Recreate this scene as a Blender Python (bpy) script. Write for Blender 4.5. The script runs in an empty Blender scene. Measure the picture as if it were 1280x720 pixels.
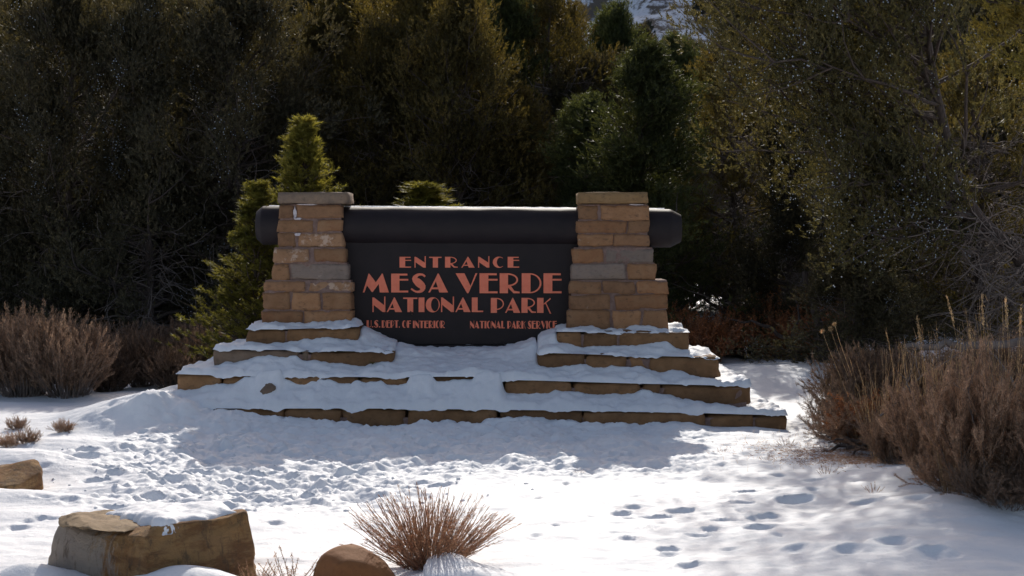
import bpy, bmesh, math, random
import numpy as np
from mathutils import Vector, noise as mnoise

# ------------------------------------------------------------------ camera, sky, sun, exposure
SC = bpy.context.scene
COL = SC.collection
F = 1760.0                      # focal length in photograph pixels
CAMZ = 2.9
PITCH = math.atan(60.0 / F)
cam_d = bpy.data.cameras.new('camera')
cam_d.sensor_width = 36.0
cam_d.lens = F / 1280.0 * 36.0
cam_d.clip_start = 0.1
cam_d.clip_end = 6000
cam = bpy.data.objects.new('camera', cam_d)
COL.objects.link(cam)
cam.location = (0, 0, CAMZ)
cam.rotation_euler = (math.pi / 2 - PITCH, 0, 0)
SC.camera = cam

SUN_EL = math.radians(32.5)
SUN_AZ = math.radians(2.5)      # to the right of straight behind the sign
world = bpy.data.worlds.new('World')
SC.world = world
world.use_nodes = True
wt = world.node_tree
bg = wt.nodes['Background']
sky = wt.nodes.new('ShaderNodeTexSky')
sky.sky_type = 'NISHITA'
sky.sun_disc = False
sky.sun_elevation = SUN_EL
sky.sun_rotation = SUN_AZ
sky.dust_density = 2.5
tint = wt.nodes.new('ShaderNodeMix'); tint.data_type = 'RGBA'; tint.blend_type = 'MULTIPLY'
tint.inputs[0].default_value = 1.0; tint.inputs[7].default_value = (1.12, 1.0, .92, 1)
wt.links.new(sky.outputs[0], tint.inputs[6]); wt.links.new(tint.outputs[2], bg.inputs['Color'])
bg.inputs['Strength'].default_value = 0.132
sun_d = bpy.data.lights.new('sun', 'SUN')
sun_d.energy = 3.4
sun_d.angle = math.radians(0.5)
sun_d.color = (1.0, 0.95, 0.87)
sun = bpy.data.objects.new('sun', sun_d)
COL.objects.link(sun)
tosun = Vector((math.sin(SUN_AZ) * math.cos(SUN_EL), math.cos(SUN_AZ) * math.cos(SUN_EL), math.sin(SUN_EL)))
sun.rotation_euler = tosun.to_track_quat('Z', 'Y').to_euler()
SC.view_settings.view_transform = 'Standard'
SC.view_settings.look = 'None'
SC.view_settings.exposure = 0.0
SC.view_settings.gamma = 1.0

# ------------------------------------------------------------------ helpers
CP, SP = math.cos(PITCH), math.sin(PITCH)

def at(px, py, Y):
    """point at depth Y seen at photograph pixel (px, py)"""
    f, r, u = F, px - 640.0, 360.0 - py
    wy = f * CP + u * SP
    wz = -f * SP + u * CP
    s = Y / wy
    return Vector((r * s, Y, CAMZ + wz * s))

def zat(py, Y): return at(640, py, Y).z
def xat(px, Y): return (px - 640.0) / F * Y

def vnoise(x, y, seed=0):
    rs = np.random.RandomState(seed)
    T = rs.rand(256, 256)
    xi = np.floor(x).astype(int); yi = np.floor(y).astype(int)
    fx = x - xi; fy = y - yi
    fx = fx * fx * (3 - 2 * fx); fy = fy * fy * (3 - 2 * fy)
    a = T[xi & 255, yi & 255]; b = T[(xi + 1) & 255, yi & 255]
    c = T[xi & 255, (yi + 1) & 255]; d = T[(xi + 1) & 255, (yi + 1) & 255]
    return (a * (1 - fx) + b * fx) * (1 - fy) + (c * (1 - fx) + d * fx) * fy - 0.5

def fbm(x, y, seed=0, octv=4, gain=0.5):
    s = 0; a = 1.0
    for k in range(octv):
        ca, sa = math.cos(1.1 * k + .3), math.sin(1.1 * k + .3)
        s = s + a * vnoise((x * ca - y * sa) * 2 ** k + 17 * k, (x * sa + y * ca) * 2 ** k + 31 * k, seed + k)
        a *= gain
    return s

def smooth(a, b, x):
    t = np.clip((x - a) / (b - a), 0, 1)
    return t * t * (3 - 2 * t)

def make_mesh(name, V, Fc, nside, mat=None, smoothf=False):
    """V (n,3), Fc (m,nside)"""
    me = bpy.data.meshes.new(name)
    V = np.asarray(V, dtype=np.float32); Fc = np.asarray(Fc, dtype=np.int32)
    m = len(Fc)
    me.vertices.add(len(V)); me.vertices.foreach_set('co', V.ravel())
    me.loops.add(m * nside); me.loops.foreach_set('vertex_index', Fc.ravel())
    me.polygons.add(m)
    me.polygons.foreach_set('loop_start', np.arange(0, m * nside, nside, dtype=np.int32))
    me.polygons.foreach_set('loop_total', np.full(m, nside, dtype=np.int32))
    me.polygons.foreach_set('use_smooth', np.full(m, smoothf, dtype=bool))
    me.update(calc_edges=True)
    if mat: me.materials.append(mat)
    return me

def link(name, me, parent=None, loc=None, label=None, cat=None, group=None, kind=None):
    o = bpy.data.objects.new(name, me)
    COL.objects.link(o)
    if parent: o.parent = parent
    if loc is not None: o.location = loc
    if label: o['label'] = label
    if cat: o['category'] = cat
    if group: o['group'] = group
    if kind: o['kind'] = kind
    return o

def thing(name, loc, label, cat, group=None, rz=0, sc=1):
    o = link(name, None, None, loc, label, cat, group)
    o.rotation_euler.z = rz
    if not isinstance(sc, (int, float)): o.scale = sc
    else: o.scale = (sc, sc, sc)
    return o

def copy_thing(src, loc, label, rz=0, sc=1, group=None):
    r = src.copy(); COL.objects.link(r)
    r.location = loc; r.rotation_euler.z = rz
    r.scale = (sc, sc, sc) if isinstance(sc, (int, float)) else sc
    r['label'] = label
    if group: r['group'] = group
    elif 'group' in r: del r['group']
    for ch in src.children:
        c = ch.copy(); COL.objects.link(c); c.parent = r
    return r

# ------------------------------------------------------------------ materials
def new_mat(name):
    m = bpy.data.materials.new(name); m.use_nodes = True
    nt = m.node_tree
    return m, nt, nt.nodes['Principled BSDF']

def ramp(nt, fac, stops):
    r = nt.nodes.new('ShaderNodeValToRGB')
    el = r.color_ramp.elements
    while len(el) < len(stops): el.new(0.5)
    for e, (p, c) in zip(el, stops):
        e.position = p; e.color = (*c, 1)
    nt.links.new(fac, r.inputs[0])
    return r.outputs[0]

def noise_tex(nt, scale, detail=5, rough=.6, coord='Object', stretch=None):
    tc = nt.nodes.new('ShaderNodeTexCoord')
    n = nt.nodes.new('ShaderNodeTexNoise')
    n.inputs['Scale'].default_value = scale
    n.inputs['Detail'].default_value = detail
    n.inputs['Roughness'].default_value = rough
    src = tc.outputs[coord]
    if coord == 'World':
        pass
    if stretch:
        mp = nt.nodes.new('ShaderNodeMapping'); mp.inputs['Scale'].default_value = stretch
        nt.links.new(src, mp.inputs[0]); src = mp.outputs[0]
    nt.links.new(src, n.inputs['Vector'])
    return n.outputs['Fac']

def mixc(nt, fac, a, b, mode='MIX'):
    m = nt.nodes.new('ShaderNodeMix'); m.data_type = 'RGBA'; m.blend_type = mode
    for s, v in ((0, fac), (6, a), (7, b)):
        if isinstance(v, (int, float)): m.inputs[s].default_value = v
        elif isinstance(v, tuple): m.inputs[s].default_value = (*v, 1)
        else: nt.links.new(v, m.inputs[s])
    return m.outputs[2]

def bump(nt, h, bsdf, strength, dist):
    b = nt.nodes.new('ShaderNodeBump')
    b.inputs['Strength'].default_value = strength; b.inputs['Distance'].default_value = dist
    nt.links.new(h, b.inputs['Height']); nt.links.new(b.outputs[0], bsdf.inputs['Normal'])

def leaf_mat(name, c1, c2, c3, trans=0.35, tcol=None, scale=1.2):
    m, nt, b = new_mat(name)
    n1 = noise_tex(nt, scale, 3)
    n2 = noise_tex(nt, scale * 9, 2)
    oi = nt.nodes.new('ShaderNodeObjectInfo')
    base = ramp(nt, n1, [(0.32, c1), (0.5, c2), (0.68, c3)])
    hs = nt.nodes.new('ShaderNodeHueSaturation')
    mr = nt.nodes.new('ShaderNodeMapRange'); mr.inputs[3].default_value = .8; mr.inputs[4].default_value = 1.2
    nt.links.new(oi.outputs['Random'], mr.inputs[0]); nt.links.new(mr.outputs[0], hs.inputs['Value'])
    mr2 = nt.nodes.new('ShaderNodeMapRange'); mr2.inputs[1].default_value = .3; mr2.inputs[2].default_value = .7
    mr2.inputs[3].default_value = .4; mr2.inputs[4].default_value = 1.7
    nt.links.new(n2, mr2.inputs[0])
    nt.links.new(base, hs.inputs['Color'])
    mul = nt.nodes.new('ShaderNodeVectorMath'); mul.operation = 'SCALE'
    nt.links.new(hs.outputs[0], mul.inputs[0]); nt.links.new(mr2.outputs[0], mul.inputs['Scale'])
    nt.links.new(mul.outputs[0], b.inputs['Base Color'])
    b.inputs['Roughness'].default_value = .55
    b.inputs['Specular IOR Level'].default_value = .3
    tr = nt.nodes.new('ShaderNodeBsdfTranslucent')
    tc = mixc(nt, 1.0, mul.outputs[0], tcol or (1.6, 1.5, .8), 'MULTIPLY')
    nt.links.new(tc, tr.inputs[0])
    mx = nt.nodes.new('ShaderNodeMixShader'); mx.inputs[0].default_value = trans
    nt.links.new(b.outputs[0], mx.inputs[1]); nt.links.new(tr.outputs[0], mx.inputs[2])
    nt.links.new(mx.outputs[0], nt.nodes['Material Output'].inputs[0])
    return m

def rock_mat(name, c1, c2, c3, scale=5, stain=(.05, .03, .02), pale=(.5, .42, .36), bstr=.6, bscale=18, palecut=.66, rnd=(.66, 1.10)):
    m, nt, b = new_mat(name)
    n1 = noise_tex(nt, scale, 6, .65)
    n2 = noise_tex(nt, scale * 2.3, 5, .7, stretch=(1, 1, 1.8))
    n3 = noise_tex(nt, bscale, 8, .7)
    oi = nt.nodes.new('ShaderNodeObjectInfo')
    # shift the pattern per stone
    for n in nt.nodes:
        if n.type == 'TEX_NOISE':
            n.noise_dimensions = '4D'
            mm = nt.nodes.new('ShaderNodeMath'); mm.operation = 'MULTIPLY'; mm.inputs[1].default_value = 40
            nt.links.new(oi.outputs['Random'], mm.inputs[0]); nt.links.new(mm.outputs[0], n.inputs['W'])
    base = ramp(nt, n1, [(.3, c1), (.5, c2), (.7, c3)])
    st = nt.nodes.new('ShaderNodeMapRange'); st.inputs[1].default_value = .54; st.inputs[2].default_value = .72; st.inputs[4].default_value = .75
    nt.links.new(n2, st.inputs[0])
    c = mixc(nt, st.outputs[0], base, stain)
    pl = nt.nodes.new('ShaderNodeMapRange'); pl.inputs[1].default_value = palecut; pl.inputs[2].default_value = palecut + .06; pl.inputs[4].default_value = .7
    n4 = noise_tex(nt, scale * .9, 6, .7)
    n4n = [n for n in nt.nodes if n.type == 'TEX_NOISE'][-1]
    n4n.noise_dimensions = '4D'
    ad = nt.nodes.new('ShaderNodeMath'); ad.operation = 'MULTIPLY'; ad.inputs[1].default_value = 73
    nt.links.new(oi.outputs['Random'], ad.inputs[0]); nt.links.new(ad.outputs[0], n4n.inputs['W'])
    nt.links.new(n4, pl.inputs[0])
    c = mixc(nt, pl.outputs[0], c, pale)
    hs = nt.nodes.new('ShaderNodeHueSaturation')
    mr = nt.nodes.new('ShaderNodeMapRange'); mr.inputs[3].default_value = rnd[0]; mr.inputs[4].default_value = rnd[1]
    nt.links.new(oi.outputs['Random'], mr.inputs[0]); nt.links.new(mr.outputs[0], hs.inputs['Value'])
    nt.links.new(c, hs.inputs['Color']); nt.links.new(hs.outputs[0], b.inputs['Base Color'])
    b.inputs['Roughness'].default_value = .85
    bump(nt, n3, b, bstr, .02)
    return m

def boulder_mat():
    m, nt, b = new_mat('boulder_sandstone')
    base = ramp(nt, noise_tex(nt, 1.7, 8, .7), [(.30, (.24, .10, .03)), (.42, (.38, .19, .065)), (.55, (.46, .27, .11)), (.70, (.36, .21, .10))])
    band = noise_tex(nt, 2.2, 6, .65, stretch=(1, 1, 3.5))
    base = mixc(nt, ramp(nt, band, [(.46, (0, 0, 0)), (.58, (.75, .75, .75))]), base, (.20, .085, .03))
    tc = nt.nodes.new('ShaderNodeTexCoord'); sx = nt.nodes.new('ShaderNodeSeparateXYZ')
    nt.links.new(tc.outputs['Object'], sx.inputs[0])
    ml = nt.nodes.new('ShaderNodeMath'); ml.operation = 'MULTIPLY_ADD'; ml.inputs[1].default_value = 1.6
    nt.links.new(noise_tex(nt, 2.6, 7, .75, stretch=(3, 3, .8)), ml.inputs[0])
    nt.links.new(sx.outputs['X'], ml.inputs[2])
    pale = ramp(nt, ml.outputs[0], [(.40, (.75, .75, .75)), (.58, (.0, .0, .0))])
    base = mixc(nt, pale, base, (.47, .42, .37))
    dark = ramp(nt, noise_tex(nt, 3.2, 8, .8, stretch=(2.6, 2.6, .7)), [(.52, (0, 0, 0)), (.62, (.75, .75, .75))])
    base = mixc(nt, dark, base, (.13, .085, .05))
    nt.links.new(base, b.inputs['Base Color']); b.inputs['Roughness'].default_value = .85
    bump(nt, noise_tex(nt, 4, 14, .75, stretch=(1, 1, 1.7)), b, 1.0, .12)
    return m

def flat_mat(name, c1, c2, scale=8, rough=.7, bstr=.3, bdist=.01, detail=5, bscale=None, stretch=None):
    m, nt, b = new_mat(name)
    n = noise_tex(nt, scale, detail, stretch=stretch)
    nt.links.new(ramp(nt, n, [(.35, c1), (.65, c2)]), b.inputs['Base Color'])
    b.inputs['Roughness'].default_value = rough
    if bstr: bump(nt, noise_tex(nt, bscale or scale * 3, 6, stretch=stretch), b, bstr, bdist)
    return m

def snow_mat(name, dirt=0.0):
    m, nt, b = new_mat(name)
    n = noise_tex(nt, 1.3, 6)
    c = ramp(nt, n, [(.3, (.80, .82, .86)), (.7, (.90, .91, .93))])
    nd = noise_tex(nt, 34, 5, .8)
    mr = nt.nodes.new('ShaderNodeMapRange'); mr.inputs[1].default_value = .69; mr.inputs[2].default_value = .76; mr.inputs[4].default_value = .35
    nt.links.new(nd, mr.inputs[0])
    c = mixc(nt, mr.outputs[0], c, (.35, .30, .25))
    nt.links.new(c, b.inputs['Base Color'])
    b.inputs['Roughness'].default_value = .62
    b.inputs['Specular IOR Level'].default_value = .35
    add = nt.nodes.new('ShaderNodeMath'); add.operation = 'MULTIPLY_ADD'; add.inputs[1].default_value = .25
    nt.links.new(noise_tex(nt, 120, 3), add.inputs[0]); nt.links.new(noise_tex(nt, 16, 6, .65), add.inputs[2])
    bump(nt, add.outputs[0], b, .55, .02)
    return m

M_SNOW = snow_mat('snow')
M_STONE = [
    rock_mat('sandstone_tan', (0.276, 0.136, 0.059), (0.340, 0.176, 0.084), (0.386, 0.216, 0.112)),
    rock_mat('sandstone_orange', (.24, .105, .045), (.30, .145, .065), (.32, .175, .088)),
    rock_mat('sandstone_brown', (0.184, 0.092, 0.042), (0.267, 0.140, 0.070), (0.313, 0.168, 0.084)),
    rock_mat('sandstone_grey', (.20, .155, .125), (.26, .20, .165), (.27, .20, .15), stain=(0.147, 0.096, 0.063)),
    rock_mat('sandstone_pale_marked', (0.267, 0.136, 0.063), (0.331, 0.184, 0.098), (0.368, 0.216, 0.119), palecut=.53, pale=(0.570, 0.432, 0.336)),
    rock_mat('sandstone_red_stained', (0.294, 0.144, 0.063), (0.340, 0.176, 0.084), (0.368, 0.216, 0.112), stain=(0.202, 0.040, 0.014)),
]
M_STEP = rock_mat('step_sandstone', (.17, .085, .035), (.25, .13, .055), (.31, .17, .08), scale=4, stain=(.06, .035, .02), palecut=.72)
M_STEPG = rock_mat('step_sandstone_greyed', (.15, .10, .07), (.21, .145, .10), (.25, .18, .13), scale=4, stain=(.09, .07, .05), palecut=.72)
M_MORTAR = flat_mat('mortar', (.17, .105, .085), (.25, .17, .145), 20, .9, .6, .01)
M_LIME = flat_mat('pale_lime', (.42, .37, .38), (.62, .58, .60), 30, .9, .6, .01)
M_BOULDER = boulder_mat() if True else rock_mat('boulder_sandstone', (.27, .135, .05), (.37, .21, .095), (.44, .28, .15), scale=1.9, stain=(.14, .06, .02), pale=(.48, .42, .36), bscale=9, bstr=.8, palecut=.64, rnd=(.9, 1.1))
M_BOULDER2 = rock_mat('boulder_red', (.17, .065, .02), (.22, .09, .03), (.26, .12, .045), scale=2, bscale=12, stain=(.10, .035, .012), palecut=.8, rnd=(.9, 1.1))
M_SLAB = rock_mat('boulder_slab', (.20, .135, .075), (.29, .20, .11), (.36, .26, .16), scale=3, bscale=16, bstr=.9)
M_PANEL = flat_mat('sign_dark_paint', (.013, .009, .0105), (.019, .013, .0145), 3, .62, .25, .012, bscale=7)
M_PANEL.node_tree.nodes['Principled BSDF'].inputs['Specular IOR Level'].default_value = .3
M_LETTER = flat_mat('sign_red_paint', (.82, .19, .10), (.88, .23, .13), 12, .55, .1, .003)
M_BARK = flat_mat('bark', (.055, .040, .033), (.12, .088, .073), 14, .9, .9, .02, stretch=(3, 3, .6))
M_TWIG = flat_mat('grey_twigs', (.13, .10, .088), (.24, .195, .17), 6, .85, 0)
M_LEAFJ = leaf_mat('juniper_foliage', (.050, .042, .016), (.092, .074, .026), (.140, .102, .032), .4)
M_LEAFD = leaf_mat('dark_juniper_foliage', (.046, .042, .026), (.078, .068, .040), (.112, .092, .052), .32)
M_LEAFG = leaf_mat('golden_juniper_foliage', (.052, .049, .024), (.088, .078, .034), (.120, .098, .040), .36)
M_LEAFP = leaf_mat('pinyon_needles', (.042, .052, .024), (.070, .082, .032), (.105, .112, .038), .38)
M_LEAFB = leaf_mat('sunlit_juniper_foliage', (.14, .125, .035), (.20, .17, .05), (.26, .21, .065), .5)  # brighter juniper foliage, the bough's sunlight put into its colours
M_LEAFY = leaf_mat('young_pine_needles', (.12, .12, .032), (.175, .165, .042), (.23, .205, .06), .55)
M_BERRY = flat_mat('juniper_berries', (.34, .40, .47), (.50, .56, .62), 30, .5, 0)
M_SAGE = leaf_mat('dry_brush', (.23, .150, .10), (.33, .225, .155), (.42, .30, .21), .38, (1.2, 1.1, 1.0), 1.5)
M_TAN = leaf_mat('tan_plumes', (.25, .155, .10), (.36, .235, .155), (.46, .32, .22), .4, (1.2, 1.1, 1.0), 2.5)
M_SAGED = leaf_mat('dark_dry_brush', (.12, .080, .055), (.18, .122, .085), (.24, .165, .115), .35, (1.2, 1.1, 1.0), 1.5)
M_RED = leaf_mat('rusty_oak_leaves', (.26, .115, .05), (.36, .17, .075), (.33, .20, .12), .45, (1.4, 1.1, .9), 2)
M_STRAW = leaf_mat('straw_grass', (.44, .31, .17), (.54, .40, .23), (.62, .47, .29), .45, (1.2, 1.1, .9), 3)
M_CLUMP = leaf_mat('brown_grass', (.30, .18, .115), (.40, .25, .16), (.50, .33, .22), .45, (1.2, 1.1, 1.0), 6)
M_HILLTREE = leaf_mat('far_hill_trees', (.020, .025, .018), (.030, .035, .022), (.04, .042, .025), .1, scale=.2)

# ------------------------------------------------------------------ monument dimensions (photograph pixels)
YD, YC, YB, YA, YP = 22.0, 22.5, 23.0, 23.45, 23.85
def tab(pts):
    xs, ys = zip(*pts)
    return lambda px: np.interp(px, xs, ys)
TOPD = tab([(180, 509), (267, 511), (500, 511), (700, 513.5), (885, 517), (985, 520)])
FOOTD = tab([(200, 504), (240, 507), (252, 513), (267, 514.5), (310, 515), (350, 521), (400, 527), (470, 531), (505, 528), (560, 523), (590, 528), (620, 524), (660, 521), (700, 527), (740, 529), (800, 530), (830, 527), (860, 527), (885, 532), (945, 532), (985, 537)])
TOPC = tab([(219, 468), (320, 471), (500, 472), (590, 471), (630, 475), (800, 480), (939, 483)])
FOOTC = tab([(200, 483), (219, 488), (250, 483), (290, 479), (318, 470), (325, 462), (350, 462), (354, 472), (375, 480), (400, 473), (405, 475), (430, 480), (447, 477), (451, 477), (508, 478), (513, 466), (538, 466), (545, 473), (560, 476), (590, 473), (597, 466), (625, 466), (631, 490), (700, 488), (740, 495), (790, 491), (803, 488), (828, 493), (880, 503), (939, 510)])
TOPB = tab([(266, 437), (371, 438), (386, 438), (490, 441), (673, 441), (783, 445), (900, 447)])
FOOTB = tab([(266, 457), (300, 452), (320, 447), (371, 446), (380, 449), (430, 455), (460, 457), (490, 452), (673, 459), (720, 456), (760, 457), (800, 461), (850, 464), (870, 472), (900, 475)])
TOPA = tab([(307, 412), (355, 412), (447, 409), (696, 415), (862, 416)])
FOOTA = tab([(307, 429), (355, 426), (447, 424), (460, 428), (690, 430), (720, 431), (760, 431), (800, 430), (835, 429), (862, 437)])
TIERS = {
 'D': dict(Y=YD, back=26.0, top=TOPD, foot=FOOTD, rects=[(196, 985)]),
 'C': dict(Y=YC, back=25.7, top=TOPC, foot=FOOTC, rects=[(219, 939)]),
 'B': dict(Y=YB, back=25.4, top=TOPB, foot=FOOTB, rects=[(266, 490), (673, 900)]),
 'A': dict(Y=YA, back=25.1, top=TOPA, foot=FOOTA, rects=[(307, 447), (696, 862)]),
}
for k, t in TIERS.items():
    t['wr'] = [(xat(a, t['Y']), xat(b, t['Y'])) for a, b in t['rects']]

def pxof(X, Y): return 640 + X * F / Y
def zrow(tabf, X, Y):
    """world height of the tabulated row for world x at depth Y"""
    px = pxof(X, Y)
    return CAMZ + ((360 - tabf(px)) * CP - F * SP) * Y / (F * CP + (360 - tabf(px)) * SP)

# ------------------------------------------------------------------ ground
def axis(lo, fine0, fine1, hi, step, g=1.16):
    a = list(np.arange(fine0, fine1 + 1e-6, step))
    s = step
    x = fine1
    while x < hi: s *= g; x += s; a.append(min(x, hi))
    s = step; x = fine0; b = []
    while x > lo: s *= g; x -= s; b.append(max(x, lo))
    return np.array(b[::-1] + a)
gx = axis(-1500, -7.4, 7.2, 1500, .031)
gy = axis(-60, 11.6, 22.4, 3000, .029, 1.09)
GX, GY = np.meshgrid(gx, gy)

def gauss(X, Y, cx, cy, sx, sy, rot=0):
    dx, dy = X - cx, Y - cy
    c, s = math.cos(rot), math.sin(rot)
    u, v = dx * c + dy * s, -dx * s + dy * c
    return np.exp(-(u / sx) ** 2 - (v / sy) ** 2)

def ground_base(X, Y):
    near = 1 - smooth(60, 200, np.hypot(X, Y))
    z = .10 * fbm(X * .35, Y * .35, 3, 3) + .030 * fbm(X * 1.6, Y * 1.6, 11, 3)
    z = z * near
    # foot of the monument follows the photographed snow line
    zD = zrow(FOOTD, X, YD)
    wx = smooth(-7.4, -5.6, X) * (1 - smooth(4.3, 5.0, X))
    w = np.exp(-((Y - YD) / .55) ** 2) * wx
    w = np.where(Y > YD, wx * (1 - smooth(YD + 3.9, YD + 5, Y)), w)
    z = z * (1 - w) + zD * w
    # drift burying the left corner
    lw = 1 + .9 * fbm(X * 2.2, Y * 2.2, 41, 4, .6)
    z += (.20 * gauss(X, Y, -5.75, 21.8, .75, .45, .3) + .05 * gauss(X, Y, -4.7, 21.6, .5, .26)) * lw
    z += .16 * gauss(X, Y, -6.5, 22.6, 1.2, .8)
    # bank round the small boulder on the left
    z += .26 * gauss(X, Y, -6.2, 17.7, 1.35, .55, -.12) + .13 * gauss(X, Y, -5.5, 15.5, .95, .40, -.15) + .14 * gauss(X, Y, -6.0, 19.2, 1.2, .6)
    # bank rising to the right-hand brush
    z += .30 * gauss(X, Y, 5.4, 16.3, 1.6, 1.6) + .15 * gauss(X, Y, 3.9, 13.0, 1.3, .9, .4) + .18 * gauss(X, Y, 4.6, 14.4, 1.1, .7)
    z += .10 * gauss(X, Y, 3.1, 15.6, .8, .35, .3)
    # snow to the right behind the steps
    z += .25 * gauss(X, Y, 5.6, 29.5, 1.8, 2.2) + .10 * gauss(X, Y, 6.4, 25.2, .7, 1.0)
    # heaps in front of big boulder
    z += .22 * gauss(X, Y, -2.72, 11.6, .55, .34) + .12 * gauss(X, Y, -4.15, 12.0, .3, .2) + .12 * gauss(X, Y, -.42, 11.95, .42, .22)
    return z
GZ = ground_base(GX, GY)
# trampled surface in front of the sign
tr = smooth(16.2, 18.5, GY) * (1 - smooth(21.8, 22.3, GY)) * smooth(-6.2, -4.6, GX) * (1 - smooth(1.4, 4.0, GX))
tr = np.maximum(tr, .9 * smooth(14.5, 16, GY) * (1 - smooth(17, 19, GY)) * smooth(-5.2, -4.2, GX) * (1 - smooth(-1.6, -.5, GX)))
lump = vnoise(GX * 5.2, GY * 4.2, 21)
lump = np.abs(lump) * 2
GZ += tr * (.095 * fbm(GX * 3.1, GY * 3.1, 23, 4, .6) - .030 * (1 - lump) ** 3 + .052 * fbm(GX * 8, GY * 9, 27, 4, .65))
GZ += (.007 * fbm(GX * 5, GY * 6, 31, 4, .6) + .045 * fbm(GX * 1.1, GY * 2.4, 37, 4, .55)) * (np.hypot(GX, GY - 16) < 40)
rnd = random.Random(5)
def dent(cx, cy, ang, L, W, depth):
    i0, i1 = np.searchsorted(gx, [cx - 2 * L, cx + 2 * L]); j0, j1 = np.searchsorted(gy, [cy - 2 * L, cy + 2 * L])
    if i1 - i0 < 2 or j1 - j0 < 2: return
    X = GX[j0:j1, i0:i1]; Y = GY[j0:j1, i0:i1]
    c, s = math.cos(ang), math.sin(ang)
    u = ((X - cx) * c + (Y - cy) * s) / L; v = (-(X - cx) * s + (Y - cy) * c) / W
    q = np.sqrt(u * u + v * v)
    q = q + .55 * fbm(X * 7, Y * 7, int(abs(cx * 100)) % 90, 2)
    GZ[j0:j1, i0:i1] += -depth * .75 * (1 - smooth(.05, 1.15, q)) * (1 + .5 * np.clip(u, -1, 1) * (1 if cx > 0 else -1)) + depth * .16 * np.exp(-((q - 1.2) / .2) ** 2) * (1 + np.clip(v, -1, 1))
def dent_px(px, py, ang, L=.15, W=.08, d=.06):
    Y = CAMZ * F / (py - 300.0)
    dent(xat(px, Y), Y, ang, L, W, d)
for (px, py, n, sx, sy) in ((160, 590, 16, 75, 26), (230, 600, 26, 70, 30), (330, 605, 34, 90, 20), (430, 600, 26, 90, 18),
                            (130, 650, 5, 60, 20), (250, 565, 22, 90, 18), (420, 560, 26, 130, 16), (600, 555, 20, 120, 14), (700, 548, 8, 90, 8)):
    for i in range(n):
        dent_px(rnd.gauss(px, sx * .6), rnd.gauss(py, sy * .6), rnd.uniform(-.5, .9), rnd.uniform(.12, .20), rnd.uniform(.07, .10), rnd.uniform(.05, .10))
for (px, py, n, sx, sy) in ((860, 660, 22, 110, 40), (1000, 650, 12, 80, 35), (650, 640, 8, 120, 40), (100, 610, 16, 70, 30), (800, 600, 8, 120, 14)):
    for i in range(n):
        dent_px(rnd.gauss(px, sx * .6), rnd.gauss(py, sy * .6), rnd.uniform(0, 3.14), rnd.uniform(.06, .14), rnd.uniform(.04, .08), rnd.uniform(.015, .05))
# prints read off the photograph
for (px, py, a, L, W, d) in ((108, 577, .2, .22, .15, .10), (170, 585, .1, .17, .10, .08), (185, 591, .1, .24, .10, .07), (135, 552, .3, .13, .08, .07),
    (172, 569, .2, .15, .09, .07), (208, 557, .0, .12, .07, .05), (120, 603, .2, .20, .10, .07), (155, 609, 0, .12, .07, .05), (205, 600, .1, .11, .07, .05),
    (86, 634, .2, .13, .09, .06), (780, 648, .2, .13, .09, .08), (793, 640, .6, .12, .08, .06), (826, 653, .1, .13, .08, .07), (852, 645, .2, .14, .09, .08),
    (872, 677, .1, .14, .08, .07), (838, 692, .1, .13, .08, .07), (863, 712, .1, .14, .08, .07), (787, 679, .1, .12, .08, .06), (930, 640, .2, .15, .09, .07),
    (997, 635, .1, .20, .13, .12), (962, 655, .2, .14, .09, .08), (955, 671, .4, .18, .09, .08), (935, 621, .1, .15, .07, .06), (1023, 607, .1, .15, .07, .06),
    (905, 660, .2, .11, .06, .05), (975, 600, .2, .12, .06, .04), (345, 652, .1, .12, .08, .06), (398, 625, .2, .12, .08, .05), (530, 600, .1, .17, .07, .05),
    (480, 592, .1, .17, .08, .06), (560, 585, .1, .15, .07, .05), (720, 565, .1, .2, .09, .05), (1120, 700, .2, .20, .13, .09), (1060, 706, .5, .16, .11, .06), (1170, 712, -.2, .2, .14, .07),
    (1085, 645, .1, .2, .10, .06), (1150, 652, 0, .15, .09, .05), (1000, 700, .4, .16, .10, .05), (35, 655, .2, .12, .07, .05), (20, 662, 0, .12, .07, .05), (740, 597, .1, .12, .06, .03)):
    dent_px(px, py, a, L, W, d)
# nothing of the sheet rises into the inside of the monument
ny, nx = GX.shape
V = np.stack([GX, GY, GZ], -1).reshape(-1, 3)
idx = np.arange(nx * ny).reshape(ny, nx)
Q = np.stack([idx[:-1, :-1], idx[:-1, 1:], idx[1:, 1:], idx[1:, :-1]], -1).reshape(-1, 4)
link('snowy_ground', make_mesh('snowy_ground', V, Q, 4, M_SNOW, True), kind='structure')

from bisect import bisect_left
def gz(x, y):
    i = min(max(int(np.searchsorted(gx, x)), 1), nx - 1); j = min(max(int(np.searchsorted(gy, y)), 1), ny - 1)
    return float(GZ[j, i])
def gpt(px, Y, dz=-.03):
    x = xat(px, Y)
    return Vector((x, Y, gz(x, Y) + dz))

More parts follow.
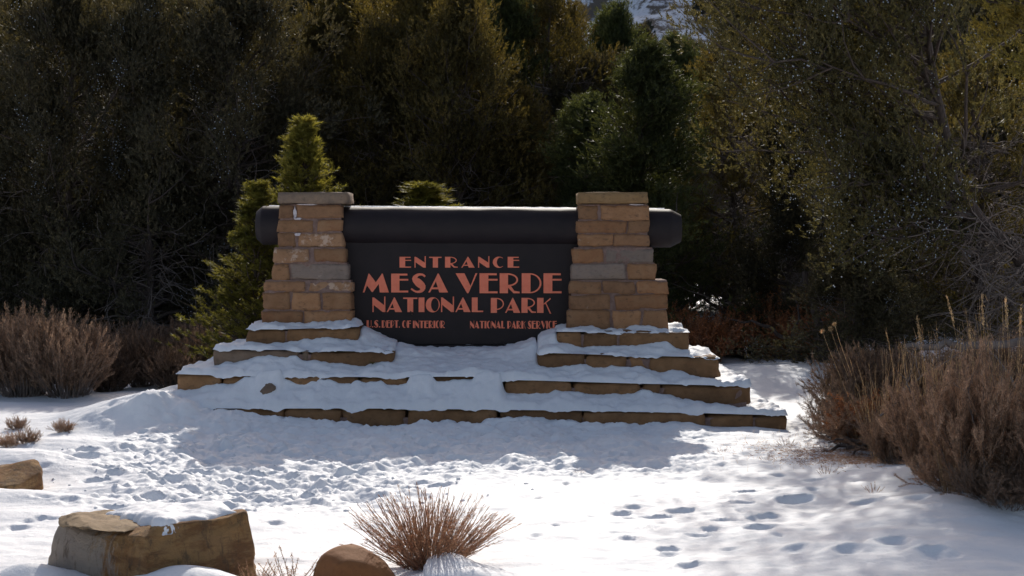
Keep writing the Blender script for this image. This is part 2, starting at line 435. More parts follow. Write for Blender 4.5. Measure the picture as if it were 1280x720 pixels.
# far snowy hill with ledges
hx = np.linspace(-420, 520, 190); hy = np.linspace(170, 620, 120)
HX, HY = np.meshgrid(hx, hy)
HZ = 150 * smooth(170, 560, HY + .12 * HX) * (1 + .35 * fbm(HX * .012, HY * .012, 50, 4)) + 16 * fbm(HX * .03, HY * .03, 60, 4) * smooth(170, 230, HY) - 1.5
HZ += 5 * np.abs(fbm(HX * .09, HY * .06, 66, 3)) * smooth(170, 230, HY)
V = np.stack([HX, HY, HZ], -1).reshape(-1, 3)
idx = np.arange(HX.size).reshape(HX.shape)
Q = np.stack([idx[:-1, :-1], idx[:-1, 1:], idx[1:, 1:], idx[1:, :-1]], -1).reshape(-1, 4)
mh, nt, b = new_mat('hillside_snow_and_scrub')
nh = noise_tex(nt, .09, 8, .75)
nt.links.new(ramp(nt, nh, [(.40, (.75, .79, .86)), (.50, (.62, .66, .72)), (.56, (.10, .085, .07))]), b.inputs['Base Color'])
b.inputs['Roughness'].default_value = .9
link('snowy_hillside', make_mesh('snowy_hillside', V, Q, 4, mh, True), kind='structure')
def hz(x, y):
    i = int((x - hx[0]) / (hx[1] - hx[0])); j = int((y - hy[0]) / (hy[1] - hy[0]))
    return float(HZ[min(max(j, 0), 119), min(max(i, 0), 189)])

# ------------------------------------------------------------------ stones
def stone_mesh(name, w, d, h, seed, mat, rough=.013, seg=.05, round_=.022, taper=0):
    """irregular block, base at z=0, centred in x, front face at y=0, going back to y=d"""
    r = random.Random(seed)
    bm = bmesh.new()
    nx_ = max(3, min(18, int(w / seg))); nz_ = max(3, min(6, int(h / seg) + 1)); nd_ = 3
    xs = [-.5 + i / nx_ for i in range(nx_ + 1)]
    vs = {}
    def lat(i, j, k):
        key = (i, j, k)
        if key not in vs:
            x = (-.5 + i / nx_) * w; y = j / nd_ * d; z = k / nz_ * h
            vs[key] = bm.verts.new((x, y, z))
        return vs[key]
    for i in range(nx_):
        for k in range(nz_):
            bm.faces.new([lat(i, 0, k), lat(i + 1, 0, k), lat(i + 1, 0, k + 1), lat(i, 0, k + 1)])
            bm.faces.new([lat(i, nd_, k), lat(i, nd_, k + 1), lat(i + 1, nd_, k + 1), lat(i + 1, nd_, k)])
        for j in range(nd_):
            bm.faces.new([lat(i, j, nz_), lat(i + 1, j, nz_), lat(i + 1, j + 1, nz_), lat(i, j + 1, nz_)])
            bm.faces.new([lat(i, j, 0), lat(i, j + 1, 0), lat(i + 1, j + 1, 0), lat(i + 1, j, 0)])
    for j in range(nd_):
        for k in range(nz_):
            bm.faces.new([lat(0, j, k), lat(0, j, k + 1), lat(0, j + 1, k + 1), lat(0, j + 1, k)])
            bm.faces.new([lat(nx_, j, k), lat(nx_, j + 1, k), lat(nx_, j + 1, k + 1), lat(nx_, j, k + 1)])
    R = min(round_, w * .3, h * .35)
    off = Vector((r.uniform(0, 99), r.uniform(0, 99), r.uniform(0, 99)))
    skew = [r.uniform(-.12, .12) * h for _ in range(4)]
    for v in bm.verts:
        x, y, z = v.co
        # pull corners in to round them
        ex = max(0, abs(x) - (w / 2 - R)) ; ez = max(0, abs(z - h / 2) - (h / 2 - R)); ey = max(0, abs(y - d / 2) - (d / 2 - R))
        n = (ex > R * .9) + (ey > R * .9) + (ez > R * .9)
        if n >= 2:
            f = R * (.42 if n == 2 else .62)
            if ex > R * .9: v.co.x -= math.copysign(f, x) * r.uniform(.6, 1.3)
            if ey > R * .9: v.co.y -= math.copysign(f, y - d / 2)
            if ez > R * .9: v.co.z -= math.copysign(f, z - h / 2) * r.uniform(.6, 1.3)
        nv = mnoise.noise_vector(Vector((x * 8, y * 8, z * 8)) + off) + .5 * mnoise.noise_vector(Vector((x * 22, y * 22, z * 22)) + off)
        nb = mnoise.noise_vector(Vector((x * 2.2, y * 2, z * 2)) + off)
        v.co += nv * rough + nb * rough * 1.3
        v.co.x += skew[0 if x < 0 else 1] * (z / h - .5)
    me = bpy.data.meshes.new(name)
    bm.to_mesh(me); bm.free()
    me.polygons.foreach_set('use_smooth', [True] * len(me.polygons))
    me.materials.append(mat)
    return me

def box_mesh(name, x0, x1, y0, y1, z0, z1, mat):
    V = [(x, y, z) for x in (x0, x1) for y in (y0, y1) for z in (z0, z1)]
    Q = [(0, 1, 3, 2), (4, 6, 7, 5), (0, 4, 5, 1), (2, 3, 7, 6), (0, 2, 6, 4), (1, 5, 7, 3)]
    return make_mesh(name, V, Q, 4, mat)

def pillar(courses, cap, label, mats, seed):
    r = random.Random(seed)
    cx = (xat(courses[-1][2][0][0], YP) + xat(courses[-1][2][-1][1], YP)) / 2
    zb = zat(courses[-1][1], YP) - .06
    root = thing('stone_pillar', (cx, YP, zb), label, 'pillar')
    core_bounds = []
    for ci, (y0, y1, sts, mt) in enumerate(courses):
        # lower courses stand further forward
        grp = 0 if ci < 3 else (1 if ci < 5 else 2)
        Yf = YP + (.10, .05, 0)[grp]
        Yb = YP + 1.02 - (.10, .05, 0)[grp]
        zt, zl = zat(y0 - .6, Yf), zat(y1 + .6, Yf)
        xl, xr = xat(sts[0][0], Yf), xat(sts[-1][1], Yf)
        core_bounds.append((xl, xr, Yf, Yb, zl, zt))
        for (a, b), m in zip(sts, mt):
            x0, x1 = xat(a - .5, Yf), xat(b + .5, Yf)
            if b == sts[-1][1] or a == sts[0][0]: pass
            jit = r.uniform(-.012, .012)
            me = stone_mesh('stone', x1 - x0, .42, zt - zl, r.random(), M_STONE[m], rough=.017)
            link('stone', me, root, (((x0 + x1) / 2) - cx, Yf + jit - YP, zl - zb))
        # stones on the back, and a middle stone on either flank
        n = 2
        cut = xl + (xr - xl) * r.uniform(.38, .62)
        for x0, x1 in ((xl, cut - .012), (cut + .012, xr)):
            me = stone_mesh('stone', x1 - x0, .30, zt - zl, r.random(), M_STONE[r.choice([0, 0, 2, 1])], seg=.12)
            link('stone', me, root, ((x0 + x1) / 2 - cx, Yb - .32 - YP, zl - zb))
        for sx in (-1, 1):
            w = Yb - .35 - (Yf + .45)
            me = stone_mesh('stone', .30, w, zt - zl, r.random(), M_STONE[r.choice([0, 2, 1])], seg=.12)
            xx = (xl + .15) if sx < 0 else (xr - .15)
            link('stone', me, root, (xx - cx, Yf + .44 - YP, zl - zb))
    # mortar core: one box per course, a little inside the stone faces
    bm = bmesh.new()
    for k, (xl, xr, Yf, Yb, zl, zt) in enumerate(core_bounds):
        e = .022 + .001 * k
        mtx = [((xl + e, xr - e)[i], (Yf + e, Yb - e)[j], (zl - .012 - .0007 * k, zt + .012 + .0007 * k)[l]) for i in (0, 1) for j in (0, 1) for l in (0, 1)]
        vs = [bm.verts.new((x - cx, y - YP, z - zb)) for x, y, z in mtx]
        for q in [(0, 1, 3, 2), (4, 6, 7, 5), (0, 4, 5, 1), (2, 3, 7, 6), (0, 2, 6, 4), (1, 5, 7, 3)]:
            bm.faces.new([vs[i] for i in q])
    me = bpy.data.meshes.new('mortar'); bm.to_mesh(me); bm.free(); me.materials.append(M_MORTAR)
    link('mortar', me, root)
    a, b, y0, y1, m = cap
    Yf = YP + .03
    x0, x1 = xat(a, Yf), xat(b, Yf); zt, zl = zat(y0, Yf), zat(y1, Yf)
    me = stone_mesh('capstone', x1 - x0, .98, zt - zl, r.random(), m, rough=.010, seg=.09)
    link('capstone', me, root, ((x0 + x1) / 2 - cx, Yf - YP, zl - zb))
    return root, cx, zb

LP = [ (257, 273, [(349, 367), (370, 428)], (2, 2)), (275, 290, [(348, 391), (397, 428)], (0, 5)),
       (292, 309, [(347, 369), (373, 429)], (2, 4)), (311, 328, [(341, 386), (393, 432)], (4, 5)),
       (330, 350, [(341, 362), (363.5, 435)], (0, 3)), (352, 364, [(329, 382), (384, 440)], (2, 4)),
       (366, 387, [(328, 361.5), (364, 399), (402, 439)], (0, 0, 0)), (389, 411, [(326, 377.5), (380, 439)], (1, 0)) ]
RP = [ (257, 275, [(723, 747), (750.5, 811)], (0, 0)), (276, 291, [(721, 783), (785, 811)], (1, 0)),
       (293, 308, [(722, 766), (767, 811)], (0, 2)), (311, 328, [(716, 754.5), (758, 817)], (1, 3)),
       (330, 350, [(715, 782), (784, 820)], (3, 0)), (352, 367, [(712, 751), (753, 794), (796, 836)], (0, 2, 1)),
       (368.5, 386.5, [(712, 763), (769, 835)], (2, 1)), (388.5, 413, [(709, 762.5), (767, 801), (804, 834)], (0, 0, 0)) ]
capL = rock_mat('capstone_dark', (.14, .10, .075), (.20, .145, .105), (.26, .18, .12), stain=(.07, .055, .045), rnd=(.95, 1.05))
capR = rock_mat('capstone_ochre', (.22, .135, .06), (.28, .17, .075), (.32, .20, .10), rnd=(.95, 1.05))
pl, plx, plz = pillar(LP, (347, 435, 239.5, 254.5, capL), 'left stone pillar of the sign with dark weathered capstone and white limy marks', None, 3)
pr, prx, prz = pillar(RP, (722, 811, 239.5, 254.5, capR), 'right stone pillar of the sign with straight ochre capstone and a pale grey block', None, 8)
# pale lime smears in the joints
def smear(root, cx, zb, px, py, w, h, name='lime_smear'):
    pts = []
    r = random.Random(int(px))
    n = 12
    c = at(px, py, YP + .088)
    bm = bmesh.new()
    vs = []
    for i in range(n):
        a = i / n * 2 * math.pi
        k = r.uniform(.7, 1.2)
        vs.append(bm.verts.new((c.x - cx + math.cos(a) * w / 2 * k / 73, c.y - YP, c.z - zb + math.sin(a) * h / 2 * k / 73)))
    f = bm.faces.new(vs)
    ex = bmesh.ops.extrude_face_region(bm, geom=[f])
    for v in [g for g in ex['geom'] if isinstance(g, bmesh.types.BMVert)]: v.co.y += .03
    bmesh.ops.recalc_face_normals(bm, faces=bm.faces)
    me = bpy.data.meshes.new(name); bm.to_mesh(me); bm.free(); me.materials.append(M_LIME)
    link(name, me, root)
smear(pl, plx, plz, 368.5, 266, 4, 14); smear(pl, plx, plz, 372, 273.5, 10, 3)
smear(pl, plx, plz, 384, 255.8, 26, 1.6); smear(pr, prx, prz, 795, 255.8, 22, 1.5)
smear(pl, plx, plz, 372, 293, 8, 3.5)

# ------------------------------------------------------------------ stepped stone base
cD = Vector((0, YD, 0))
steps = thing('stepped_stone_base', (0, YD, 0), 'wide stepped sandstone base under the entrance sign, half covered by snow', 'stone steps')
def tier_stone(px0, px1, key, mat, d=.5, drop=None, Yoff=0, seed=1, ext=0):
    t = TIERS[key]; Y = t['Y'] + Yoff
    xm = (px0 + px1) / 2
    x0, x1 = xat(px0 - .7, Y), xat(px1 + .7, Y)
    zt = zat(float(t['top'](xm)) - .3, Y)
    zb = {'D': -.15, 'C': .22, 'B': .62, 'A': 1.02}[key]
    me = stone_mesh('step_stone', x1 - x0 + ext, d, zt - zb, seed + px0 * .37, mat, rough=.020, seg=.085, round_=.05)
    return link('step_stone', me, steps, ((x0 + x1) / 2, Y - YD, zb))
S = M_STEP; G_ = M_STEPG
for key, sts in {'D': [(196, 266, S), (267.5, 355, S), (356.5, 425, S), (427, 505.5, S), (507.5, 621.5, S), (624.5, 729.5, S), (731, 884, S), (886.5, 944, S), (945.5, 985, S)],
                 'C': [(219, 275, S), (276, 341, S), (342, 400, S), (403, 448, S), (450, 512, S), (514, 628, S), (630, 715, S), (716.5, 800, S), (804, 826, S), (828, 939, S)],
                 'B': [(266, 372, G_), (375, 385, G_), (387, 490, S), (673, 732, S), (733, 783, S), (785, 810.5, S), (812, 900, S)],
                 'A': [(307.5, 355.5, S), (358, 447, S), (696, 728, S), (729.5, 773, S), (774.5, 862, S)]}.items():
    for i, (a, b, m) in enumerate(sts): tier_stone(a, b, key, m, Yoff=[0, .02, -.012, .01][i % 4], seed=i)
# end and back stones of every tier
r = random.Random(12)
for key, t in TIERS.items():
    zb = {'D': -.15, 'C': .22, 'B': .62, 'A': 1.02}[key]
    for ri, (xl, xr) in enumerate(t['wr']):
        pa, pb = t['rects'][ri]
        zl, zr = zat(float(t['top'](pa)), t['Y']), zat(float(t['top'](pb)), t['Y'])
        y = t['Y'] + .51
        while y < t['back'] - .4:
            dd = min(r.uniform(.7, 1.1), t['back'] - y)
            for x, z in ((xl + .25, zl), (xr - .25, zr)):
                me = stone_mesh('step_stone', .5, dd - .015, z - zb, r.random(), S, rough=.014, seg=.14, round_=.04)
                link('step_stone', me, steps, (x, y - YD, zb))
            y += dd
        x = xl + .52
        while x < xr - .9:
            w = min(r.uniform(.9, 1.4), xr - .52 - x)
            zz = zl + (zr - zl) * (x - xl) / (xr - xl)
            me = stone_mesh('step_stone', w - .015, .4, zz - zb, r.random(), S, rough=.014, seg=.16, round_=.04)
            link('step_stone', me, steps, (x + w / 2, t['back'] - .4 - YD, zb))
            x += w
bm = bmesh.new()
for key, t in TIERS.items():
    for ri, (xl, xr) in enumerate(t['wr']):
        pa, pb = t['rects'][ri]
        zmin = min(zat(float(t['top'](p)), t['Y']) for p in np.linspace(pa, pb, 20)) - .03
        vs = [bm.verts.new((x, y - YD, z)) for x in (xl + .06, xr - .06) for y in (t['Y'] + .035, t['back'] - .05) for z in ({'D': -.2, 'C': .1, 'B': .5, 'A': .9}[key], zmin)]
        for q in [(0, 1, 3, 2), (4, 6, 7, 5), (0, 4, 5, 1), (2, 3, 7, 6), (0, 2, 6, 4), (1, 5, 7, 3)]: bm.faces.new([vs[i] for i in q])
me = bpy.data.meshes.new('fill'); bm.to_mesh(me); bm.free(); me.materials.append(M_MORTAR)
link('rubble_core', me, steps)

# a greyed slab slumped diagonally on the left flight
me = stone_mesh('tilted_slab', .62, .30, .13, 7.7, M_STEPG, rough=.03, seg=.05, round_=.06)
o = link('tilted_slab', me, steps, at(330, 503, YC - .27) - Vector((0, YD, 0))); o.rotation_euler = (.35, -.80, .35)
# snow lying on the treads
def rdist(X, Y, wr, y0, y1):
    best = None
    for a, b in wr:
        dx = np.maximum(a - X, X - b); dy = np.maximum(y0 - Y, Y - y1)
        d = np.where((dx > 0) & (dy > 0), np.hypot(np.maximum(dx, 0), np.maximum(dy, 0)), np.maximum(dx, dy))
        best = d if best is None else np.minimum(best, d)
    return best
snowV, snowQ, nbase = [], [], 0
order = ['D', 'C', 'B', 'A']
PIL = [(xat(326, YP), xat(439, YP)), (xat(709, YP), xat(835, YP))]
for ki, key in enumerate(order):
    t = TIERS[key]
    for ri, (xl, xr) in enumerate(t['wr']):
        step = .034
        xs = np.linspace(xl + .004, xr - .004, int((xr - xl) / step)); ys = np.concatenate([np.arange(t['Y'] + .014, t['Y'] + 1.9, step), np.arange(t['Y'] + 1.95, t['back'], .09)])
        X, Y = np.meshgrid(xs, ys)
        ztop = zrow(t['top'], X * (t['Y'] / t['Y']), t['Y'])
        dout = -rdist(X, Y, [(xl, xr)], t['Y'], t['back'])
        nn = fbm(X * 2.6, Y * 2.6, 70 + ki, 4, .6)
        n2 = fbm(X * 9, Y * 9, 80 + ki, 3, .6)
        edge = (.03 if key in 'AB' else .055) + .07 * nn
        if key in 'DC': edge = edge + .03
        if ki < 3:
            t2 = TIERS[order[ki + 1]]
            din = rdist(X, Y, t2['wr'], t2['Y'], t2['back'])
            foot = zrow(t2['foot'], X, t2['Y']) - ztop + .05 * fbm(X * 3.2, X * 0 + ki, 88 + ki, 4, .6)
            tread = t2['Y'] - t['Y']
        else:
            din = rdist(X, Y, PIL, YP, YP + 1)
            foot = np.full_like(X, .05); tread = .4
            mid = (xl + xr) / 2
            side = (X > 0) * (X - mid) < 0
            foot = foot + .05 * (nn + .3)
        w = np.clip(1 - din / tread, 0, 1)
        if ki < 3:
            # inside the next tier the surface sinks away unless the riser is buried there
            w = np.where(din < 0, 1, w)
        th = edge + (foot - edge) * w ** 1.3
        th = np.where((din < 0), np.minimum(th, foot + 0 * th) + np.clip(din, -1, 0) * .35, th)
        # drift in the gap between the two flights, up to the foot of the sign board
        ztC = zrow(TIERS['C']['top'], X, YC)
        R_ = ztC + .09 + (zat(435, 23.95) - ztC - .09) * smooth(YC + .1, 23.9, Y) ** .9 + .05 * fbm(X * 1.7, Y * 1.7, 77, 3)
        aL, aR = xat(447, YA), xat(696, YA)
        hi = zat(413, YA)
        dl = np.maximum(X - aL, 0); dr = np.maximum(aR - X, 0)
        sd = (hi - R_) * (np.exp(-(dl / .60) ** 1.5) + np.exp(-(dr / .52) ** 1.5)) * smooth(YC + .5, YP, Y)
        zz = R_ + np.maximum(sd, 0)
        gp = (X > aL) & (X < aR)
        if key == 'C':
            gapw = smooth(xat(484, YB), xat(494, YB), X) * (1 - smooth(xat(669, YB), xat(679, YB), X))
            th = np.where(gapw > 0, np.maximum(th, (zz - ztop)) * gapw + th * (1 - gapw), th)
        if key == 'B':
            th = np.where(gp, np.maximum(th, zz - ztop), th)
        rb = smooth(-.012, .06, dout + .02 * n2)
        th = th * (.25 + .75 * rb) + (.028 * n2 + .045 * nn) * rb
        if key == 'D':
            # slumped snow: smoother in the middle, kicked about elsewhere
            th = th + .03 * fbm(X * 4.5, Y * 4.5, 91, 3) * rb
        Z = ztop + np.maximum(th, -.05)
        # scuffed groove on the left where the stone shows through
        if key in 'DC':
            gxl = xat(322, YC) ; 
        # skirt
        Zs = Z.copy()
        Xv = X.copy(); Yv = Y.copy()
        border = np.zeros_like(X, bool); border[0, :] = border[-1, :] = True; border[:, 0] = border[:, -1] = True
        keep_cover = th > .15
        hang = np.clip(fbm(X * 3.3, X * 0 + 3 + Y * .5, 95 + ki, 4, .65) - .05 + .10 * (X < 0), 0, 1) * .08
        Zs = np.where(border & ~keep_cover, ztop + .006 - hang, Zs)
        fr = np.zeros_like(X); fr[0, :] = 1; fr[1, :] = 1
        Yv = Yv - fr * (.020 + .035 * nn)
        bl = np.zeros_like(X); bl[:, 0] = -1; bl[:, 1] = -1; bl[:, -1] = 1; bl[:, -2] = 1
        if key in 'DC' or ri == 0 or True:
            Xv = Xv + bl * (.02 + .02 * nn)
        V = np.stack([Xv, Yv - 0, Zs], -1).reshape(-1, 3)
        idx = np.arange(X.size).reshape(X.shape) + nbase
        Q = np.stack([idx[:-1, :-1], idx[:-1, 1:], idx[1:, 1:], idx[1:, :-1]], -1).reshape(-1, 4)
        snowV.append(V); snowQ.append(Q); nbase += len(V)
so = link('snow_cover', make_mesh('snow_cover', np.concatenate(snowV), np.concatenate(snowQ), 4, M_SNOW, True),
          label='drifted snow lying on the treads of the stepped stone base', cat='snow', kind='stuff')

# ------------------------------------------------------------------ the sign: log beam, board, raised letters
YS = YP + .33     # face of the board
sx0, sz0 = 0.0, zat(442, YS)
sign = thing('entrance_sign', (xat(576, YS), YS, sz0), 'dark brown entrance sign with red raised lettering hung between two stone pillars', 'sign')
sx0 = xat(576, YS)
# board
me = box_mesh('sign_board', xat(428, YS) - sx0, xat(724, YS) - sx0, 0, .14, zat(430.5, YS) - sz0, zat(300, YS) - sz0, M_PANEL)
board = link('sign_board', me, sign)
me = box_mesh('plinth', xat(440, YS) - sx0, xat(716, YS) - sx0, -.06, .2, zat(470, YS) - sz0, zat(431, YS) - sz0, M_PANEL)
link('plinth', me, sign)
# log beam
bx0, bx1 = xat(320, YS), xat(852, YS)
zt, zl = zat(258.5, YS), zat(307.5, YS)
R0 = (zt - zl) / 2; zc = (zt + zl) / 2; yc = YS + R0 - .16
nseg, nring = 40, 90
rings = []
L = bx1 - bx0
xs = [0, 0, .10, .13] + list(np.linspace(.16, L - .22, nring)) + [L - .20, L - .17, L, L]
rads = [0, .74, .99, 1] + [1] * nring + [1, .985, .72, 0]
V = []
for i, (x, rr) in enumerate(zip(xs, rads)):
    tilt = -(.055) * x / L
    for k in range(nseg):
        a = 2 * math.pi * k / nseg
        n = 1 + .035 * mnoise.noise(Vector((x * 1.3, math.cos(a) * 1.3, math.sin(a) * 1.3))) + .012 * mnoise.noise(Vector((x * 4, math.cos(a) * 2, math.sin(a) * 2)))
        V.append((bx0 + x - sx0, yc - YS + R0 * rr * n * math.cos(a), zc - sz0 + .02 + tilt + R0 * rr * n * math.sin(a)))
Q = [(i * nseg + k, i * nseg + (k + 1) % nseg, (i + 1) * nseg + (k + 1) % nseg, (i + 1) * nseg + k) for i in range(len(xs) - 1) for k in range(nseg)]
me = make_mesh('log_beam', V, Q, 4, M_PANEL, True)
bmm = bmesh.new(); bmm.from_mesh(me); bmesh.ops.remove_doubles(bmm, verts=bmm.verts, dist=1e-5); bmesh.ops.recalc_face_normals(bmm, faces=bmm.faces)
for f_ in bmm.faces:
    if abs(f_.normal.x) > .45: f_.smooth = False
bmm.to_mesh(me); bmm.free()
link('log_beam', me, sign)
# thin white strip along the top of the beam, in the snow material
V = []; Q = []
xs2 = np.linspace(bx0 + .2, bx1 - .28, 220)
na = 9
for i, x in enumerate(xs2):
    wd = .30 + .06 * mnoise.noise(Vector((x * 2, 0, 5))) + .05 * mnoise.noise(Vector((x * 9, 3, 5)))
    for k in range(na):
        a = math.pi / 2 + .35 + wd * 1.6 * (k / (na - 1) - .5) * 2
        tk = .020 * math.cos((k / (na - 1) - .5) * math.pi) ** .5 if 0 < k < na - 1 else -.01
        tk *= 1 + .5 * mnoise.noise(Vector((x * 7, k * .5, 1)))
        tl = -.055 * (x - bx0) / L + .02
        V.append((x - sx0, yc - YS - (R0 + tk) * math.cos(a) * -1 * -1, zc - sz0 + tl + (R0 + tk) * math.sin(a)))
for i in range(len(xs2) - 1):
    for k in range(na - 1): Q.append((i * na + k, i * na + k + 1, (i + 1) * na + k + 1, (i + 1) * na + k))
me = make_mesh('beam_top_strip', V, Q, 4, M_SNOW, True)
fo = link('white_strip', me, None, (sx0, YS, sz0), label='thin white strip along the top of the dark log beam', cat='snow')

def arcpts(cx, cy, rx, ry, a0, a1, n=14):
    return [(cx + rx * math.cos(math.radians(a0 + (a1 - a0) * i / n)), cy + ry * math.sin(math.radians(a0 + (a1 - a0) * i / n))) for i in range(n + 1)]
def rc(x0, y0, x1, y1): return ('p', [(x0, y0), (x1, y0), (x1, y1), (x0, y1)])
def pg(*p): return ('p', list(p))
def strip(a, b): return ('s', a, b)
def bowl(cx, cy, rx, ry, t, tv=None):
    tv = tv or t * .9
    return strip(arcpts(cx, cy, rx, ry, 90, -90), arcpts(cx, cy, rx - t, ry - tv, 90, -90))
def stroke(pts):
    a, b = [], []
    P_ = [(p[0], p[1]) for p in pts]; W = [p[2] for p in pts]
    N = 24; out = []
    for i in range(N + 1):
        u = i / N * (len(pts) - 1); j = min(int(u), len(pts) - 2); f = u - j
        p0 = pts[max(j - 1, 0)]; p1 = pts[j]; p2 = pts[j + 1]; p3 = pts[min(j + 2, len(pts) - 1)]
        out.append([.5 * (2 * p1[c] + (p2[c] - p0[c]) * f + (2 * p0[c] - 5 * p1[c] + 4 * p2[c] - p3[c]) * f * f + (3 * p1[c] - p0[c] - 3 * p2[c] + p3[c]) * f ** 3) for c in range(3)])
    for i in range(N + 1):
        q0 = out[max(i - 1, 0)]; q1 = out[min(i + 1, N)]
        dx, dy = q1[0] - q0[0], q1[1] - q0[1]; l = math.hypot(dx, dy) or 1
        nx_, ny_ = -dy / l, dx / l; w = out[i][2] / 2
        a.append((out[i][0] + nx_ * w, out[i][1] + ny_ * w)); b.append((out[i][0] - nx_ * w, out[i][1] - ny_ * w))
    return strip(a, b)
GL = {
 'E': (.86, [rc(0, 0, .42, 1), rc(.40, .90, .82, 1), rc(.40, .63, .86, .72), rc(.40, 0, .86, .10)]),
 'F': (.80, [rc(0, 0, .42, 1), rc(.40, .90, .80, 1), rc(.40, .56, .80, .66)]),
 'N': (.84, [pg((0, 1), (.10, 1), (.84, .40), (.84, 0), (.66, 0), (0, .56)), rc(0, 0, .075, .97), rc(.765, .04, .84, 1.06)]),
 'T': (.92, [rc(.27, 0, .65, .96), rc(0, .90, .92, 1)]),
 'R': (.95, [rc(0, 0, .40, 1), bowl(.38, .67, .50, .33, .085), pg((.38, .42), (.52, .38), (.70, .12), (.95, .08), (.95, 0), (.66, 0), (.38, .30))]),
 'A': (1.0, [pg((0, 0), (.09, 0), (.50, .80), (.48, 1)), pg((.47, 1), (.53, 1), (1.0, 0), (.56, 0), (.36, .68)), rc(.14, .17, .62, .27)]),
 'C': (.85, [strip(arcpts(.45, .5, .45, .52, 42, 318, 24), arcpts(.56, .5, .26, .44, 60, 300, 24))]),
 'M': (1.32, [pg((0, 0), (.08, 0), (.30, .62), (.30, 1)), pg((.29, 1), (.33, 1), (.66, .54), (.98, 1), (.96, .66), (.50, .02), (.46, .02), (.16, .46)), pg((.96, 1), (1.01, 1), (1.32, 0), (.86, 0), (.80, .60))]),
 'S': (.78, [stroke([(.74, .84, .10), (.60, .95, .11), (.36, .93, .15), (.22, .74, .28), (.40, .52, .40), (.60, .30, .34), (.54, .08, .17), (.28, .04, .10), (.03, .20, .09)])]),
 'V': (1.04, [pg((0, 1), (.42, 1), (.72, .34), (.60, 0), (.55, 0)), pg((.57, 0), (.62, .02), (1.04, 1), (.95, 1))]),
 'D': (.94, [rc(0, 0, .42, 1), bowl(.40, .5, .54, .5, .085, .065)]),
 'I': (.38, [rc(0, 0, .38, 1)]),
 'O': (.92, [strip(arcpts(.46, .5, .46, .52, 0, 360, 32), arcpts(.60, .5, .25, .45, 0, 360, 32))]),
 'L': (.74, [rc(0, 0, .38, 1), rc(.36, 0, .74, .10)]),
 'P': (.86, [rc(0, 0, .40, 1), bowl(.38, .60, .48, .40, .08)]),
 'K': (.92, [rc(0, 0, .42, 1), pg((.40, .58), (.46, .56), (.90, .92), (.86, 1)), pg((.52, .66), (.60, .66), (.92, -.05), (.83, -.05))]),
 'U': (.80, [pg((0, 1), (.36, 1), (.36, .25), (.44, .10), (.42, 0), (.22, .0), (.05, .12), (0, .3)), strip(arcpts(.42, .28, .38, .28, 270, 360, 10), arcpts(.42, .28, .31, .20, 270, 360, 10)), rc(.73, .28, .80, 1)]),
 '.': (.20, [rc(0, 0, .2, .17)]),
}
def letter_mesh(ch, w, h, depth):
    bm = bmesh.new()
    _, parts = GL[ch]
    for k, p in enumerate(parts):
        y0 = -depth - .0012 * k; y1 = .01
        if p[0] == 'p':
            pts = p[1]
            f = [bm.verts.new((x * w, y0, y * h)) for x, y in pts]; b = [bm.verts.new((x * w, y1, y * h)) for x, y in pts]
            bm.faces.new(f)
            n = len(pts)
            for i in range(n): bm.faces.new([f[i], b[i], b[(i + 1) % n], f[(i + 1) % n]])
        else:
            A, B = p[1], p[2]
            fa = [bm.verts.new((x * w, y0, y * h)) for x, y in A]; fb = [bm.verts.new((x * w, y0, y * h)) for x, y in B]
            ba = [bm.verts.new((x * w, y1, y * h)) for x, y in A]; bb = [bm.verts.new((x * w, y1, y * h)) for x, y in B]
            for i in range(len(A) - 1):
                bm.faces.new([fa[i], fb[i], fb[i + 1], fa[i + 1]]); bm.faces.new([fa[i], fa[i + 1], ba[i + 1], ba[i]]); bm.faces.new([fb[i], bb[i], bb[i + 1], fb[i + 1]])
            bm.faces.new([fa[0], ba[0], bb[0], fb[0]]); bm.faces.new([fa[-1], fb[-1], bb[-1], ba[-1]])
    bmesh.ops.triangulate(bm, faces=bm.faces)
    me = bpy.data.meshes.new('letter'); bm.to_mesh(me); bm.free(); me.materials.append(M_LETTER)
    return me
def text_line(words, depth):
    """words: list of (string, px0, px1, top px, base px)"""
    for s, a, b, yt, yb, gap in words:
        ws = [GL[c][0] for c in s]
        x0, x1 = xat(a, YS), xat(b, YS); h = zat(yt, YS) - zat(yb, YS)
        tot = sum(ws) + gap * (len(s) - 1)
        k = (x1 - x0) / tot
        x = x0
        for c, w in zip(s, ws):
            link('letter', letter_mesh(c, k, h, depth), board, (x - sx0, 0, zat(yb, YS) - sz0))
            x += (w + gap) * k
text_line([('ENTRANCE', 499.5, 649, 321, 334.5, .26)], .016)
text_line([('MESA', 453.5, 560, 342, 365.5, .12), ('VERDE', 569.5, 702, 341.5, 366.5, .10)], .022)
text_line([('NATIONAL', 465.5, 604, 371.8, 390, .08), ('PARK', 613.5, 689, 372.3, 391, .07)], .02)
text_line([('U.S.', 458, 475, 400.3, 409.3, .1), ('DEPT.', 477, 499.5, 400.5, 409.6, .08), ('OF', 502.5, 513.5, 400.7, 409.7, .08), ('INTERIOR', 516, 556, 400.9, 410, .08),
           ('NATIONAL', 587.5, 631, 401.2, 410.3, .08), ('PARK', 634, 657, 401.2, 410.6, .08), ('SERVICE', 659.5, 696, 401.2, 410.8, .08)], .008)

